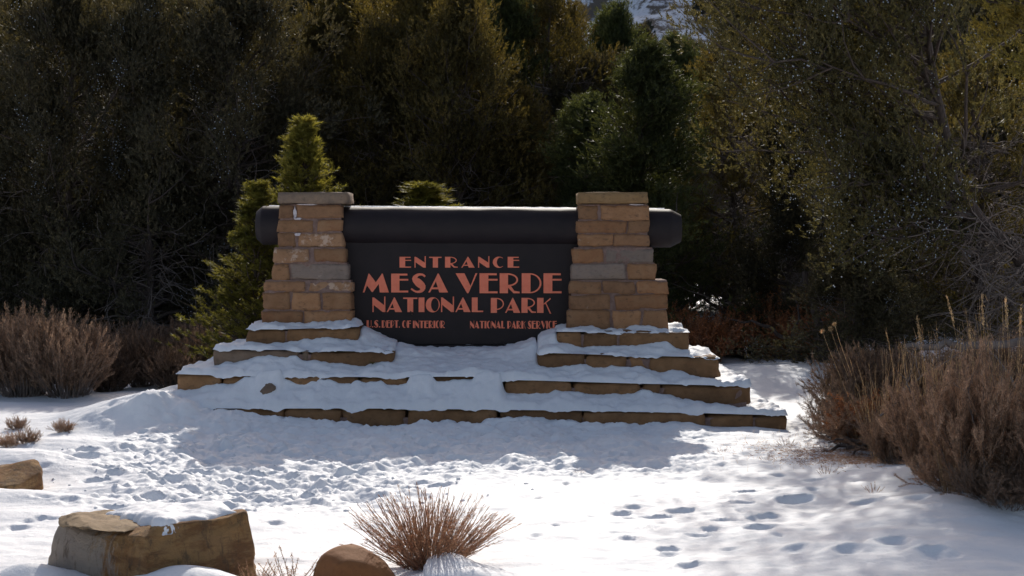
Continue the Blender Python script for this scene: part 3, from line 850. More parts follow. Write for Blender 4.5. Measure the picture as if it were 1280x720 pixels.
# ------------------------------------------------------------------ boulders
def boulder(name, pts, loc, label, mat, seed, sub=4, amp=.05, bev=.05, rz=0, freq=1.6, top=False):
    bm = bmesh.new()
    for p in pts: bm.verts.new(p)
    bmesh.ops.convex_hull(bm, input=bm.verts)
    bmesh.ops.dissolve_limit(bm, angle_limit=math.radians(4), verts=bm.verts, edges=bm.edges)
    if bev: bmesh.ops.bevel(bm, geom=list(bm.edges), offset=bev, segments=1, affect='EDGES')
    bmesh.ops.triangulate(bm, faces=bm.faces)
    for _ in range(9):
        es = [e for e in bm.edges if e.calc_length() > .055]
        if not es or len(bm.verts) > 16000: break
        bmesh.ops.subdivide_edges(bm, edges=es, cuts=1, use_grid_fill=False)
        bmesh.ops.triangulate(bm, faces=bm.faces)
    off = Vector((seed * 7.1, seed * 3.3, seed * 1.7))
    for v in bm.verts:
        p = v.co.copy()
        n = mnoise.noise_vector(p * freq + off) * amp
        n += mnoise.noise_vector(p * freq * 3.1 + off) * amp * .35
        # cracked ledges
        c = mnoise.noise(Vector((p.x * 1.3, p.y * 1.3, p.z * 7)) + off)
        n += Vector((p.x, p.y, 0)).normalized() * (-.5 * amp if c > .22 else 0)
        n += mnoise.noise_vector(p * 11 + off) * amp * .12
        v.co += n
    me = bpy.data.meshes.new(name); bm.to_mesh(me); bm.free()
    me.polygons.foreach_set('use_smooth', [True] * len(me.polygons)); me.materials.append(mat)
    return me
YBo = 12.2
def bp(px, py, Y, o): 
    p = at(px, py, Y); return (p.x - o.x, p.y - o.y, p.z - o.z)
bo = Vector((xat(185, YBo), YBo + .35, 0))
mb = thing('boulder', bo, 'big ochre sandstone boulder with a flat slab and snow on top, lower left', 'boulder')
pts = []
for px, py, Y in ((60, 690, 12.4), (73, 657, 12.45), (90, 652, 12.7), (120, 670, 12.0), (180, 674, 11.6), (200, 661, 11.72), (309, 641, 12.3), (306, 639, 12.75), (170, 640, 12.85), (316, 680, 12.3), (318, 700, 12.6), (150, 690, 11.75)):
    pts.append(bp(px, py, Y, bo))
for px, Y in ((56, 12.4), (70, 12.9), (186, 11.45), (320, 12.3), (318, 12.9), (180, 13.0)):
    pts.append((xat(px, Y) - bo.x, Y - bo.y, -.15))
link('rock', boulder('rock', pts, bo, '', M_BOULDER, 3.3, amp=.032, bev=.008, freq=2.2), mb)
so_ = Vector((xat(120, 12.4), 12.4, zat(660, 12.4)))
pts = [bp(px, py, Y, bo) for px, py, Y in ((70, 654, 12.25), (74, 645, 12.5), (110, 638.5, 12.9), (138, 636, 13.0), (172, 650, 12.4), (182, 659, 12.0), (150, 662, 11.75), (120, 660, 11.72), (80, 659, 11.95), (160, 645, 12.9), (72, 659, 12.3), (100, 648, 12.1))]
link('slab', boulder('slab', pts, bo, '', M_SLAB, 5.1, amp=.035, bev=.01, freq=4), mb)
# snow on the boulder
def snow_patch(name, outline, thick, parent=None, label=None, seed=0, kind=None, undul=.03, mat=None):
    """outline: list of world points (x,y,z) of an irregular patch; makes a domed cushion above it"""
    n = len(outline); C = sum((Vector(p) for p in outline), Vector()) / n
    rings = 14; V = []; Q = []
    N = 72
    per = []
    for i in range(N):
        u = i / N * n; j = int(u); f = u - j
        p = [Vector(outline[(j + k - 1) % n]) for k in range(4)]
        q = .5 * (2 * p[1] + (p[2] - p[0]) * f + (2 * p[0] - 5 * p[1] + 4 * p[2] - p[3]) * f * f + (3 * p[1] - p[0] - 3 * p[2] + p[3]) * f ** 3)
        per.append(q)
    for rI in range(rings + 1):
        s = rI / rings
        for q in per:
            p = C + (q - C) * s
            d = thick * (1 - s ** 5) ** .6
            d *= 1 + .5 * mnoise.noise(p * 3.2 + Vector((seed, 0, 0)))
            o = mnoise.noise_vector(p * 6 + Vector((seed, 5, 0))) * .03 * s
            V.append((p.x + o.x, p.y + o.y, p.z + d - (.06 if rI == rings else 0) + undul * mnoise.noise(p * 4) * (1 - s)))
    for rI in range(rings):
        for i in range(N): Q.append((rI * N + i, rI * N + (i + 1) % N, (rI + 1) * N + (i + 1) % N, (rI + 1) * N + i))
    V = np.array(V)
    base = C.copy()
    V = V - np.array(base)
    me = make_mesh(name, V, Q, 4, M_SNOW, True)
    bmm = bmesh.new(); bmm.from_mesh(me); bmesh.ops.remove_doubles(bmm, verts=bmm.verts, dist=1e-4); bmesh.ops.recalc_face_normals(bmm, faces=bmm.faces); bmm.to_mesh(me); bmm.free()
    return link(name, me, parent, base, label=label, cat='snow' if not parent else None)
from mathutils.bvhtree import BVHTree
bvs = []
for ch in mb.children:
    me = ch.data
    bvs.append(BVHTree.FromPolygons([v.co + bo for v in me.vertices], [p.vertices[:] for p in me.polygons]))
ol = [at(px, py, Y) for px, py, Y in ((136, 641, 12.6), (158, 650, 12.25), (180, 657, 11.95), (190, 663, 11.74), (206, 662, 11.74), (235, 654, 11.92), (265, 648, 12.10), (290, 642, 12.32), (290, 638, 12.7), (230, 637, 12.85), (165, 637, 12.85))]
def inpoly(x, y):
    d = 1e9; ins = False; n = len(ol)
    for i in range(n):
        a, b_ = ol[i], ol[(i + 1) % n]
        if (a.y > y) != (b_.y > y) and x < (b_.x - a.x) * (y - a.y) / (b_.y - a.y) + a.x: ins = not ins
        ex, ey = b_.x - a.x, b_.y - a.y; t = max(0, min(1, ((x - a.x) * ex + (y - a.y) * ey) / (ex * ex + ey * ey)))
        d = min(d, math.hypot(x - a.x - t * ex, y - a.y - t * ey))
    return d if ins else -d
xs_ = np.arange(-3.7, -2.2, .018); ys_ = np.arange(11.7, 13.5, .018)
V = []; vid = {}; Q = []
for a_, x in enumerate(xs_):
    for b_, y in enumerate(ys_):
        d = inpoly(x, y) + .07 * mnoise.noise(Vector((x * 5, y * 5, 0))) + .03 * mnoise.noise(Vector((x * 15, y * 15, 2)))
        if d < -.025: continue
        z = None
        for bv in bvs:
            h = bv.ray_cast(Vector((x, y, 3)), Vector((0, 0, -1)))
            if h[0] is not None and (z is None or h[0].z > z): z = h[0].z
        z = min(z or 0, .56); z = max(z, .465 - .03 * max(0, y - 12.3) + .045 * (x + 3.0))
        th = .085 * (1 - math.exp(-max(d, 0) / .05)) * (1 + .5 * mnoise.noise(Vector((x * 3, y * 3, 4)))) + .012 * mnoise.noise(Vector((x * 12, y * 12, 4))) - .012
        vid[(a_, b_)] = len(V); V.append((x, y, z + th if d > 0 else z - .04))
zz_ = np.array(V)
for (a_, b_), i in vid.items():
    q = [(a_, b_), (a_ + 1, b_), (a_ + 1, b_ + 1), (a_, b_ + 1)]
    if all(k in vid for k in q): Q.append([vid[k] for k in q])
link('snow_heap', make_mesh('snow_heap', zz_, Q, 4, M_SNOW, True), label='snow patch lying on top of the big boulder at lower left', cat='snow')
stn = boulder('loose_stone', [(-.05, -.04, -.02), (.05, -.04, -.02), (.05, .04, -.02), (-.05, .04, -.02), (-.045, -.04, .045), (.05, -.04, .05), (.04, .04, .05), (-.05, .04, .04)], None, '', M_SLAB, 2, amp=.006, bev=.006)
p = at(275, 640, 12.5)
link('loose_stone', stn, None, p, label='small brown stone lying in the snow on the big boulder', cat='stone')
# small boulder far left
o2 = Vector((xat(15, 16.3), 16.3, gz(xat(20, 16.3), 16.3) - .1))
pts = [bp(px, py, Y, o2) for px, py, Y in ((-45, 588, 16.3), (-40, 606, 16.1), (-5, 584, 16.2), (30, 579, 16.3), (44, 575, 16.6), (50, 577, 16.5), (53, 592, 16.3), (54, 604, 16.4), (25, 608, 15.9), (0, 611, 15.8), (-30, 612, 16.0), (10, 580, 16.9), (-30, 585, 17.0))]
pts += [(p[0], p[1] + .1, p[2] - .35) for p in pts[1::2]]
b2 = link('boulder', boulder('boulder', pts, o2, '', M_BOULDER, 6.2, amp=.03, bev=.015, freq=2.2), None, o2,
          label='small brown boulder half in a snowbank at the left edge', cat='boulder')
# rounded reddish boulder at the bottom
o3 = Vector((xat(440, 11.9), 11.95, 0))
pts = [bp(px, py, Y, o3) for px, py, Y in ((388, 720, 11.9), (396, 698, 11.9), (408, 687, 11.9), (430, 681, 11.95), (452, 683, 11.95), (470, 694, 11.9), (486, 708, 11.9), (497, 722, 11.85), (440, 683, 12.3), (400, 700, 12.3), (480, 705, 12.3), (425, 700, 11.65), (460, 708, 11.65))]
pts += [(-.42, -.2, -.3), (.45, -.2, -.3), (-.42, .35, -.3), (.45, .35, -.3), (0, -.35, -.3)]
link('boulder', boulder('boulder', pts, o3, '', M_BOULDER2, 4.4, amp=.025, bev=.03, freq=2), None, o3,
     label='rounded rust brown boulder beside the dry grass clump at the bottom', cat='boulder')

# ------------------------------------------------------------------ vegetation builders
def blades(cent, dirs, L, W, rs):
    n = len(cent)
    d = dirs / (np.linalg.norm(dirs, axis=1, keepdims=True) + 1e-9)
    r = rs.normal(size=(n, 3)); s = np.cross(d, r); s /= (np.linalg.norm(s, axis=1, keepdims=True) + 1e-9)
    L = np.broadcast_to(L, (n,))[:, None]; W = np.broadcast_to(W, (n,))[:, None]
    V = np.empty((n, 3, 3), np.float32)
    V[:, 0] = cent - d * L * .4 + s * W * .5; V[:, 1] = cent - d * L * .4 - s * W * .5; V[:, 2] = cent + d * L * .6
    return V.reshape(-1, 3)
def tri_mesh(name, V, mat):
    return make_mesh(name, V, np.arange(len(V)).reshape(-1, 3), 3, mat)

class Tubes:
    def __init__(s): s.V = []; s.Q = []; s.n = 0
    def add(s, pts, rad, sides=4):
        pts = np.asarray(pts, float); m = len(pts)
        t = np.gradient(pts, axis=0); t /= (np.linalg.norm(t, axis=1, keepdims=True) + 1e-9)
        ref = np.array([0, 0, 1.]) if abs(t[0, 2]) < .9 else np.array([1., 0, 0])
        a = np.cross(t, ref); a /= (np.linalg.norm(a, axis=1, keepdims=True) + 1e-9); b = np.cross(t, a)
        rad = np.broadcast_to(rad, (m,))
        ang = np.arange(sides) / sides * 2 * math.pi
        V = pts[:, None, :] + rad[:, None, None] * (np.cos(ang)[None, :, None] * a[:, None, :] + np.sin(ang)[None, :, None] * b[:, None, :])
        s.V.append(V.reshape(-1, 3))
        i = np.arange(m - 1)[:, None] * sides; k = np.arange(sides)[None, :]; k2 = (k + 1) % sides
        s.Q.append((np.stack([i + k, i + k2, i + sides + k2, i + sides + k], -1) + s.n).reshape(-1, 4))
        s.n += m * sides
    def mesh(s, name, mat): return make_mesh(name, np.concatenate(s.V), np.concatenate(s.Q), 4, mat, True)

def curve(p0, d, L, n, rs, droop=0.0, wob=.15):
    pts = [np.array(p0, float)]; d = np.array(d, float); d /= np.linalg.norm(d)
    for i in range(n):
        d = d + rs.normal(size=3) * wob + np.array([0, 0, droop]); d /= np.linalg.norm(d)
        pts.append(pts[-1] + d * L / n)
    return np.array(pts)

def tree_data(seed, H, trunk_pts, nlimb, lenf, up=.5, clump_r=.34, nclump=5, nbl=230, bl=(.11, .024), leaf=M_LEAFJ, dead=120, berries=0, r0=.16,
              t0=.1, azw=None, lowfol=0.0, flame=1.5, squash=1.0, sub=3, berryR=.013, zmin=None, twig_len=1.0, inner=.35, dead_hi=.75, pickf=.16):
    """returns list of (part name, mesh)"""
    rs = np.random.RandomState(seed)
    wood = Tubes(); dd = Tubes()
    tp = np.array(trunk_pts, float)
    seglen = np.r_[0, np.cumsum(np.linalg.norm(np.diff(tp, axis=0), axis=1))]; tot = seglen[-1]
    def tpos(t): return np.array([np.interp(t * tot, seglen, tp[:, c]) for c in range(3)])
    fine = np.array([tpos(t) for t in np.linspace(0, 1, 14)]); fine[1:-1] += rs.normal(size=(12, 3)) * .04
    wood.add(fine, r0 * (1 - np.linspace(0, .93, 14)) + .01, 7)
    C = []; O = []; RR = []
    for i in range(nlimb):
        t = t0 + (1 - t0) * ((i + rs.rand()) / nlimb)
        az = rs.uniform(0, 2 * math.pi) if azw is None else azw(rs)
        L = lenf(t) * rs.uniform(.5, 1.25)
        if L < .1: continue
        el = up + .5 * t + rs.normal() * .15
        d = np.array([math.cos(az) * math.cos(el), math.sin(az) * math.cos(el) * squash, math.sin(el)])
        p = curve(tpos(t), d, L, 6, rs, .05, .13)
        rb = r0 * (1 - t) * .45 + .012
        wood.add(p, np.linspace(rb, .008, 7), 4)
        ends = [p]
        for k in range(sub):
            j = rs.randint(2, 6)
            d2 = (p[j] - p[j - 1]); d2 /= np.linalg.norm(d2); d2 = d2 + rs.normal(size=3) * .6 + np.array([0, 0, .25])
            q = curve(p[j], d2, L * rs.uniform(.25, .5), 4, rs, .08, .18)
            wood.add(q, np.linspace(rb * .5, .005, 5), 3)
            ends.append(q)
        for q in ends:
            for k in range(nclump if q is p else max(2, nclump - 2)):
                u = rs.uniform(inner, 1.05) ** .8
                ix = u * (len(q) - 1); j = min(int(ix), len(q) - 2); f = ix - j
                c = q[j] * (1 - f) + q[j + 1] * f + rs.normal(size=3) * .12 * clump_r / .34
                if c[2] < lowfol * H * rs.uniform(.7, 1.3): continue
                C.append(c); O.append(d); RR.append(clump_r * rs.uniform(.6, 1.25) * (1.0 if t < .85 else .75))
    C = np.array(C); O = np.array(O); RR = np.array(RR)
    per_t = 9                                    # blades in one sprig
    ns = len(C) * max(1, nbl // per_t)
    ci = np.repeat(np.arange(len(C)), max(1, nbl // per_t))
    u = rs.normal(size=(ns, 3)); u /= np.linalg.norm(u, axis=1, keepdims=True)
    rad = rs.rand(ns) ** .45
    off = u * rad[:, None] * RR[ci][:, None]
    off[:, 2] *= flame
    sp = C[ci] + off
    sd_ = u * .55 + O[ci] * .45 + np.array([0, 0, .75]) + rs.normal(size=(ns, 3)) * .30
    sd_ /= np.linalg.norm(sd_, axis=1, keepdims=True)
    si = np.repeat(np.arange(ns), per_t); n = len(si)
    Ls = bl[0] * rs.uniform(.6, 1.3, n); Ws = bl[1] * rs.uniform(.6, 1.3, n)
    along = rs.rand(n) * bl[0] * 1.5
    pos = sp[si] + sd_[si] * along[:, None] + rs.normal(size=(n, 3)) * bl[0] * .16
    dr = sd_[si] + rs.normal(size=(n, 3)) * .38
    parts = [('trunk', wood.mesh('trunk', M_BARK)), ('crown', tri_mesh('crown', blades(pos, dr, Ls, Ws, rs), leaf))]
    for k in range(dead):
        t = rs.uniform(.04, dead_hi)
        az = rs.uniform(0, 6.28) if azw is None else azw(rs)
        L = max(.5, lenf(max(t, t0))) * rs.uniform(.3, .95) * twig_len
        d = np.array([math.cos(az), math.sin(az) * squash, rs.uniform(-.35, .5)])
        p = curve(tpos(t) , d, L, 7, rs, -.02, .24)
        dd.add(p, np.linspace(.022, .007, 8), 3)
        for m in range(4):
            j = rs.randint(1, 6)
            q = curve(p[j], (p[j + 1] - p[j]) / (np.linalg.norm(p[j + 1] - p[j]) + 1e-6) + rs.normal(size=3) * .55, L * rs.uniform(.2, .5), 5, rs, -.03, .3)
            dd.add(q, np.linspace(.012, .005, 6), 3)
    if dead: parts.append(('dead_branches', dd.mesh('dead_branches', M_TWIG)))
    if berries:
        m = max(1, int(len(C) * pickf)); pick = rs.choice(len(C), m)
        per = max(1, berries // m)
        ci = np.repeat(pick, per); n = len(ci)
        u = rs.normal(size=(n, 3)); u /= np.linalg.norm(u, axis=1, keepdims=True)
        pos = C[ci] + u * RR[ci][:, None] * rs.uniform(.55, 1.05, n)[:, None] * np.array([.75, .75, flame])
        oct_ = np.array([(1, 0, 0), (-1, 0, 0), (0, 1, 0), (0, -1, 0), (0, 0, 1), (0, 0, -1)], float)
        V = (pos[:, None, :] + oct_[None] * (berryR * rs.uniform(.7, 1.2, n))[:, None, None]).reshape(-1, 3)
        f = np.array([(0, 2, 4), (2, 1, 4), (1, 3, 4), (3, 0, 4), (2, 0, 5), (1, 2, 5), (3, 1, 5), (0, 3, 5)])
        Fc = (f[None] + (np.arange(n) * 6)[:, None, None]).reshape(-1, 3)
        parts.append(('berries', make_mesh('berries', V, Fc, 3, M_BERRY, True)))
    return parts
def plant_tree(name, parts, loc, label, cat, rz=0, sc=1, group=None):
    root = thing(name, loc, label, cat, group, rz, sc)
    for nm, me in parts:
        o = link(nm, me, root)
        if nm in ('berries', 'blades', 'foliage', 'stems', 'dead_branches'): o['kind'] = 'stuff'
    return root
def straight(H, seed, lean=.04):
    rs = np.random.RandomState(seed)
    n = 6
    return [(rs.normal() * lean * H * .3 * i / n, rs.normal() * lean * H * .3 * i / n, H * i / n) for i in range(n + 1)]
def prof_round(R): return lambda t: R * (math.sin(math.pi * min(1, max(0, .18 + t * .80))) ** .55) * (1.0 if t < .8 else 1 - (t - .8) * 2.6)
def prof_cone(R): return lambda t: R * (1 - t) ** .75 + .14
def prof_egg2(R): return lambda t: R * max(.10, (1 - t ** 1.7)) * (.72 + .35 * math.sin(t * 11 + 1)) * (.8 + .4 * t)
def prof_egg(R): return lambda t: R * max(.08, (1 - t ** 2.2)) * (.75 + .4 * math.sin(t * 9))

# ------------------------------------------------------------------ trees
JA = tree_data(1, 10, straight(9.4, 1), 74, prof_round(3.1), nclump=6, nbl=126, bl=(.115, .032), leaf=M_LEAFD, dead=110, pickf=.05, berries=2000, clump_r=.42, berryR=.017, up=.12, t0=.04)
JB = tree_data(2, 10, straight(9.5, 2), 74, prof_egg(2.7), nclump=5, nbl=126, bl=(.115, .032), leaf=M_LEAFD, dead=170, pickf=.05, berries=1600, clump_r=.42, berryR=.017, up=.2, t0=.04)
JC = tree_data(3, 10, straight(9.7, 3, .02), 92, prof_round(2.45), nclump=5, nbl=125, bl=(.11, .026), leaf=M_LEAFJ, dead=120, clump_r=.40, flame=1.5, up=.35, t0=.04)
PA = tree_data(4, 8.5, straight(8.2, 4, .02), 76, prof_egg(2.7), nclump=5, nbl=117, bl=(.11, .024), leaf=M_LEAFP, dead=50, clump_r=.40, flame=1.0, up=.15, t0=.05)
JD = tree_data(9, 10, straight(9.6, 9), 54, prof_round(2.6), nclump=4, nbl=100, bl=(.11, .026), leaf=M_LEAFJ, dead=300, clump_r=.36, up=.2, t0=.06)

def topH(ytop, Y): return zat(ytop, Y)
def T(name, parts, Hn, px, Y, ytop, label, rz, cat='tree', group=None, wide=1.0):
    g = gpt(px, Y, -.1) if Y < 100 else Vector((xat(px, Y), Y, 0))
    s = (topH(ytop, Y) - g.z) / Hn
    return plant_tree(name, parts, g, label, cat, rz, (s * wide, s * wide, s), group)
T('juniper_tree', JB, 10.0, -25, 40.5, -12, 'dark juniper cut by the left edge, behind the big tan bush', .5)
T('juniper_tree', JA, 10.2, 85, 39.6, -20, 'dark shaggy juniper with grey twigs, standing behind the big tan bush at left', 1.9)
T('juniper_tree', JB, 10.0, 185, 39.0, -14, 'tall dark juniper with tangled bare grey branches low down, left of the young pine', 2.4)
T('juniper_tree', JA, 10.2, 300, 40.0, -30, 'broad juniper hung with pale blue berries rising straight behind the young pine', 4.2)
T('juniper_tree', JC, 10.0, 425, 44.5, -6, 'slim brown green juniper right of the young pine top', .3)
T('juniper_tree', JC, 10.0, 478, 41.5, 38, 'slender juniper with sunlit golden tip above the left pillar', 2.2)
T('juniper_tree', JC, 10.0, 528, 43.5, -22, 'tall dark conical juniper just behind the small golden-tipped one', 3.7, wide=1.1)
T('juniper_tree', JC, 10.0, 575, 40.5, 0, 'pointed juniper with golden edge above the middle of the sign', 5.0, wide=1.05)
T('juniper_tree', JC, 10.0, 645, 41.5, 118, 'short rounded juniper above the word ENTRANCE, left of the bare branched tree', 1.2, wide=1.25)
T('juniper_tree', JD, 10.0, 690, 47, -20, 'open rusty green juniper with bare grey branches against the snowy hillside', .9)
T('pinyon_pine', PA, 8.7, 800, 36.5, 50, 'dense dark green pinyon pine right behind the right pillar', .4, wide=1.4)
T('pinyon_pine', PA, 8.7, 735, 39.5, 115, 'smaller green pinyon left of the dense one behind the right pillar', 2.6, wide=1.4)
T('pinyon_pine', PA, 8.7, 850, 44, 40, 'pinyon pine whose top shows against the snowy hill gap', 4.1, wide=1.05)
T('juniper_tree', JD, 10.0, 915, 38.5, 60, 'twiggy dark juniper right of the right pillar with snow glinting under it', 2.0)
T('juniper_tree', JB, 10.0, 985, 36.0, 120, 'low dark juniper in the shade over the snowy path at right', 3.0)
# second and third rows, masses of trunks and crowns further back
rr = random.Random(44)
ORD = 'first second third fourth fifth sixth seventh eighth ninth tenth eleventh twelfth thirteenth fourteenth fifteenth sixteenth seventeenth eighteenth nineteenth'.split()
ROWN = {49: 'nearest', 56: 'middle', 66: 'farthest'}
KIND = ('a broad dark juniper', 'a shaggy dark juniper', 'a full brown green juniper', 'an open twiggy juniper', 'a green pinyon')
k = 0
for (Y, n, x0, x1, yt) in ((49, 19, -160, 1440, -20), (56, 18, -120, 1400, -60), (66, 16, -150, 1430, -70)):
    for i in range(n):
        px = x0 + (x1 - x0) * (i + rr.uniform(.2, .8)) / n
        Yj = Y + rr.uniform(-2.5, 2.5)
        if 790 < px < 925: ytop = yt + rr.uniform(98, 130)
        elif 665 < px <= 790: ytop = yt + rr.uniform(50, 85)
        else: ytop = yt + rr.uniform(-35, 20)
        parts, Hn = ((JA, 10.2), (JB, 10.), (JC, 10.), (JD, 10.), (PA, 8.7))[k % 5]
        parts = [p for p in parts if p[0] != 'berries']
        T('woodland_tree', parts, Hn, px, Yj, ytop, f'{ORD[i]} evergreen from the left in the {ROWN[Y]} woodland row, {KIND[k % 5]}', rr.uniform(0, 6.28), 'tree', 'evergreens in the rows far behind the sign')
        k += 1
# far trees on the hillside
FT = tree_data(21, 7, straight(6.6, 21), 24, prof_round(2.2), nclump=3, nbl=26, bl=(.55, .22), leaf=M_HILLTREE, dead=0, clump_r=.7, sub=1)
for i in range(110):
    x = rr.uniform(-40, 85); y = rr.uniform(215, 430)
    x = x * y / 300
    plant_tree('hillside_tree', FT, (x, y, hz(x, y) - .5), 'far dark evergreen dotted on the snowy hillside', 'tree', rr.uniform(0, 6.28), rr.uniform(.6, 1.3), 'trees dotted over the far hillside')

# big berry-laden juniper on the right, trunk leaning in from the right
YJ = 29.0
base = gpt(1345, YJ, -.1)
tpx = [(1345, None), (1282, 322), (1240, 288), (1196, 248), (1178, 150), (1155, 40), (1110, -120), (1040, -230)]
tp = []
for px, py in tpx:
    p = at(px, py, YJ) if py is not None else base
    tp.append((p.x - base.x, p.y - base.y, p.z - base.z))
def azbias(rs):
    return (math.pi + .45 + rs.normal() * .65) if rs.rand() < .9 else rs.uniform(0, 6.28)
JR = tree_data(31, 9, tp, 130, lambda t: 3.4 + 1.8 * smooth(.25, .62, t) - 1.5 * smooth(.85, 1, t), up=-.05, nclump=7, nbl=81, bl=(.095, .027), leaf=M_LEAFG, dead=110, berries=9500,
               azw=azbias, r0=.17, t0=.28, clump_r=.42, flame=1.2, squash=.55, sub=4, berryR=.0165, twig_len=.8, inner=.12, dead_hi=.42)
plant_tree('juniper_tree', JR, base, 'big juniper leaning in from the right, thick grey trunk and many pale blue berries', 'tree')
# lower leaning growth at its foot
T('juniper_tree', JD, 10.0, 1225, 31.5, 60, 'twiggy bare-limbed juniper in the shadow behind the leaning trunk at right', 1.0, wide=1.2)
T('juniper_tree', JB, 10.0, 1120, 33.5, 100, 'shaded juniper hidden deep behind the berry-laden juniper', 4.0)
T('juniper_tree', JB, 10.0, 1075, 30.5, 185, 'dark green juniper filling the gap under the berry-laden crown', 5.1, wide=1.5)
# sunlit bough reaching in at the top right corner
YN = 15.5
nb = gpt(1478, YN, -.1)
JN = tree_data(35, 7, [(0, 0, 0), (-.1, 0, 2.2), (-.3, 0, 4.4), (-.5, 0, 7.6)], 90, lambda t: 1.1 + 1.5 * smooth(.60, .80, t), up=-.15, nclump=6, nbl=117, bl=(.065, .019), leaf=M_LEAFB, dead=10,
               azw=lambda rs: math.pi + rs.normal() * .9, t0=.59, clump_r=.21, flame=1.15, r0=.2, sub=5)
plant_tree('juniper_tree', JN, nb, 'sunlit golden green juniper bough hanging into the top right corner', 'tree')

# young pines
def young_pine(seed, H, R):
    # a soft cone of upright shoots
    rs = np.random.RandomState(seed); wood = Tubes()
    wood.add([(0, 0, 0), (.02, .01, H * .5), (0, 0, H * .97)], [.05, .03, .01], 6)
    P_, D_ = [], []
    n = 330
    for i in range(n):
        t = (i + rs.rand()) / n
        z = .10 * H + t * .87 * H
        az = rs.uniform(0, 6.28)
        L = R * (1 - t) ** 1.05 * 1.08 * rs.uniform(.35, 1.3) + .07
        d = np.array([math.cos(az), math.sin(az), .55 + .6 * t])
        p = curve((0, 0, z - .35 * L), d, L * 1.15, 5, rs, .10, .10)
        wood.add(p, np.linspace(.012, .005, 6), 3)
        for k in range(7):
            u = rs.uniform(.35, 1.0) * 5; j = min(int(u), 4); f = u - j
            c = p[j] * (1 - f) + p[j + 1] * f
            P_.append(c); D_.append(d / np.linalg.norm(d) * .45 + np.array([0, 0, .8]) + rs.normal(size=3) * .35)
    P_ = np.array(P_); D_ = np.array(D_); D_ /= np.linalg.norm(D_, axis=1, keepdims=True)
    m = 30
    ci = np.repeat(np.arange(len(P_)), m); nn = len(ci)
    s = rs.uniform(0, .15, nn)
    pos = P_[ci] + D_[ci] * s[:, None]
    u = rs.normal(size=(nn, 3)); u /= np.linalg.norm(u, axis=1, keepdims=True)
    dr = D_[ci] * .75 + u * .65
    return [('trunk', wood.mesh('trunk', M_BARK)), ('crown', tri_mesh('crown', blades(pos + dr * .02, dr, .070 * rs.uniform(.7, 1.3, nn), .0115, rs), M_LEAFY))]
YP1 = young_pine(41, 5.0, 1.05)
g = gpt(352, 27.2)
plant_tree('young_pine', YP1, gpt(381, 27.4), 'bright yellow green young pine rising behind the left stone pillar', 'tree', .3, (2.05, 2.05, topH(143, 27.4) / 5.0))
plant_tree('young_pine', YP1, gpt(322, 27.0), 'lower bushy young pine left of the left stone pillar', 'tree', 2.3, (1.75, 1.75, topH(225, 27) / 5.0))
plant_tree('young_pine', YP1, gpt(531, 26.6), 'tip of a small yellow pine peeking over the log beam', 'tree', 4.0, (2.9, 2.9, topH(224, 26.6) / 5.0))

# ------------------------------------------------------------------ brush
def brush(seed, H, R, nst, mat, bl=(.05, .006), per=70, spread=.55, stemr=.006, feather=(.45, 1.0), dense_base=True, wob=.10, sd=.5, branch=2, hair=.35):
    rs = np.random.RandomState(seed); wood = Tubes(); P_, D_, = [], []
    for i in range(nst):
        az = rs.uniform(0, 6.28); q = math.sqrt(rs.rand())
        b0 = np.array([math.cos(az) * q * R * .35, math.sin(az) * q * R * .35, 0])
        d = np.array([math.cos(az) * q * spread * 1.6, math.sin(az) * q * spread * 1.6, 1])
        L = H * rs.uniform(.42, 1.18) * (1 - .22 * q) * math.sqrt(1 + (q * spread) ** 2)
        p = curve(b0, d, L, 7, rs, .07, wob)
        wood.add(p, np.linspace(stemr, stemr * .35, 8), 3)
        al = [(p, 1.0)]
        for k in range(branch):
            j = rs.randint(2, 6)
            dd = (p[j + 1] - p[j]); dd /= np.linalg.norm(dd)
            qq = curve(p[j], dd + rs.normal(size=3) * .38, L * rs.uniform(.2, .42), 4, rs, .06, wob)
            wood.add(qq, np.linspace(stemr * .6, stemr * .3, 5), 3); al.append((qq, .6))
        for (pp, wgt) in al:
            m = int(per * wgt); n = len(pp) - 1
            lo = feather[0] if pp is p else 0.1
            u = rs.uniform(lo, feather[1], m) * n; j = np.minimum(u.astype(int), n - 1); f = (u - j)[:, None]
            c = pp[j] * (1 - f) + pp[j + 1] * f
            t = pp[j + 1] - pp[j]; t /= np.linalg.norm(t, axis=1, keepdims=True)
            P_.append(c + rs.normal(size=(m, 3)) * .010 * (H / .9)); D_.append(t + rs.normal(size=(m, 3)) * sd * .6)
    P_ = np.concatenate(P_); D_ = np.concatenate(D_)
    n = len(P_)
    return [('stems', wood.mesh('stems', M_TWIG)), ('foliage', tri_mesh('foliage', blades(P_, D_, bl[0] * rs.uniform(.5, 1.4, n), bl[1] * rs.uniform(.6, 1.4, n), rs), mat))]
BA = brush(51, 1.35, 1.0, 330, M_SAGE, (.050, .0075), 135, .50)
BB = brush(52, 1.0, .8, 230, M_SAGED, (.08, .011), 75, .6)
BC = brush(53, 1.15, .7, 120, M_TAN, (.036, .0055), 330, .34, stemr=.006, sd=.8, branch=3, wob=.13)
BE = brush(55, 1.15, .8, 90, M_TAN, (.034, .0052), 260, .62, stemr=.006, sd=1.0, branch=4, wob=.18)
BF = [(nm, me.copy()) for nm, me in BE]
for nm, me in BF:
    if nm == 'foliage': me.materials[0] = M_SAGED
BR = brush(54, 1.3, 1.1, 200, M_RED, (.055, .030), 60, .75, sd=1.4, branch=4, wob=.2)
def bush(parts, px, Y, label, rz=0, sc=1.0, name='dry_bush', cat='bush', group=None):
    return plant_tree(name, parts, gpt(px, Y), label, cat, rz, sc, group)
bush(BA, 28, 26.2, 'big feathery tan bush at the left edge, second largest of its clump', .3, (1.0, 1.0, 1.22))
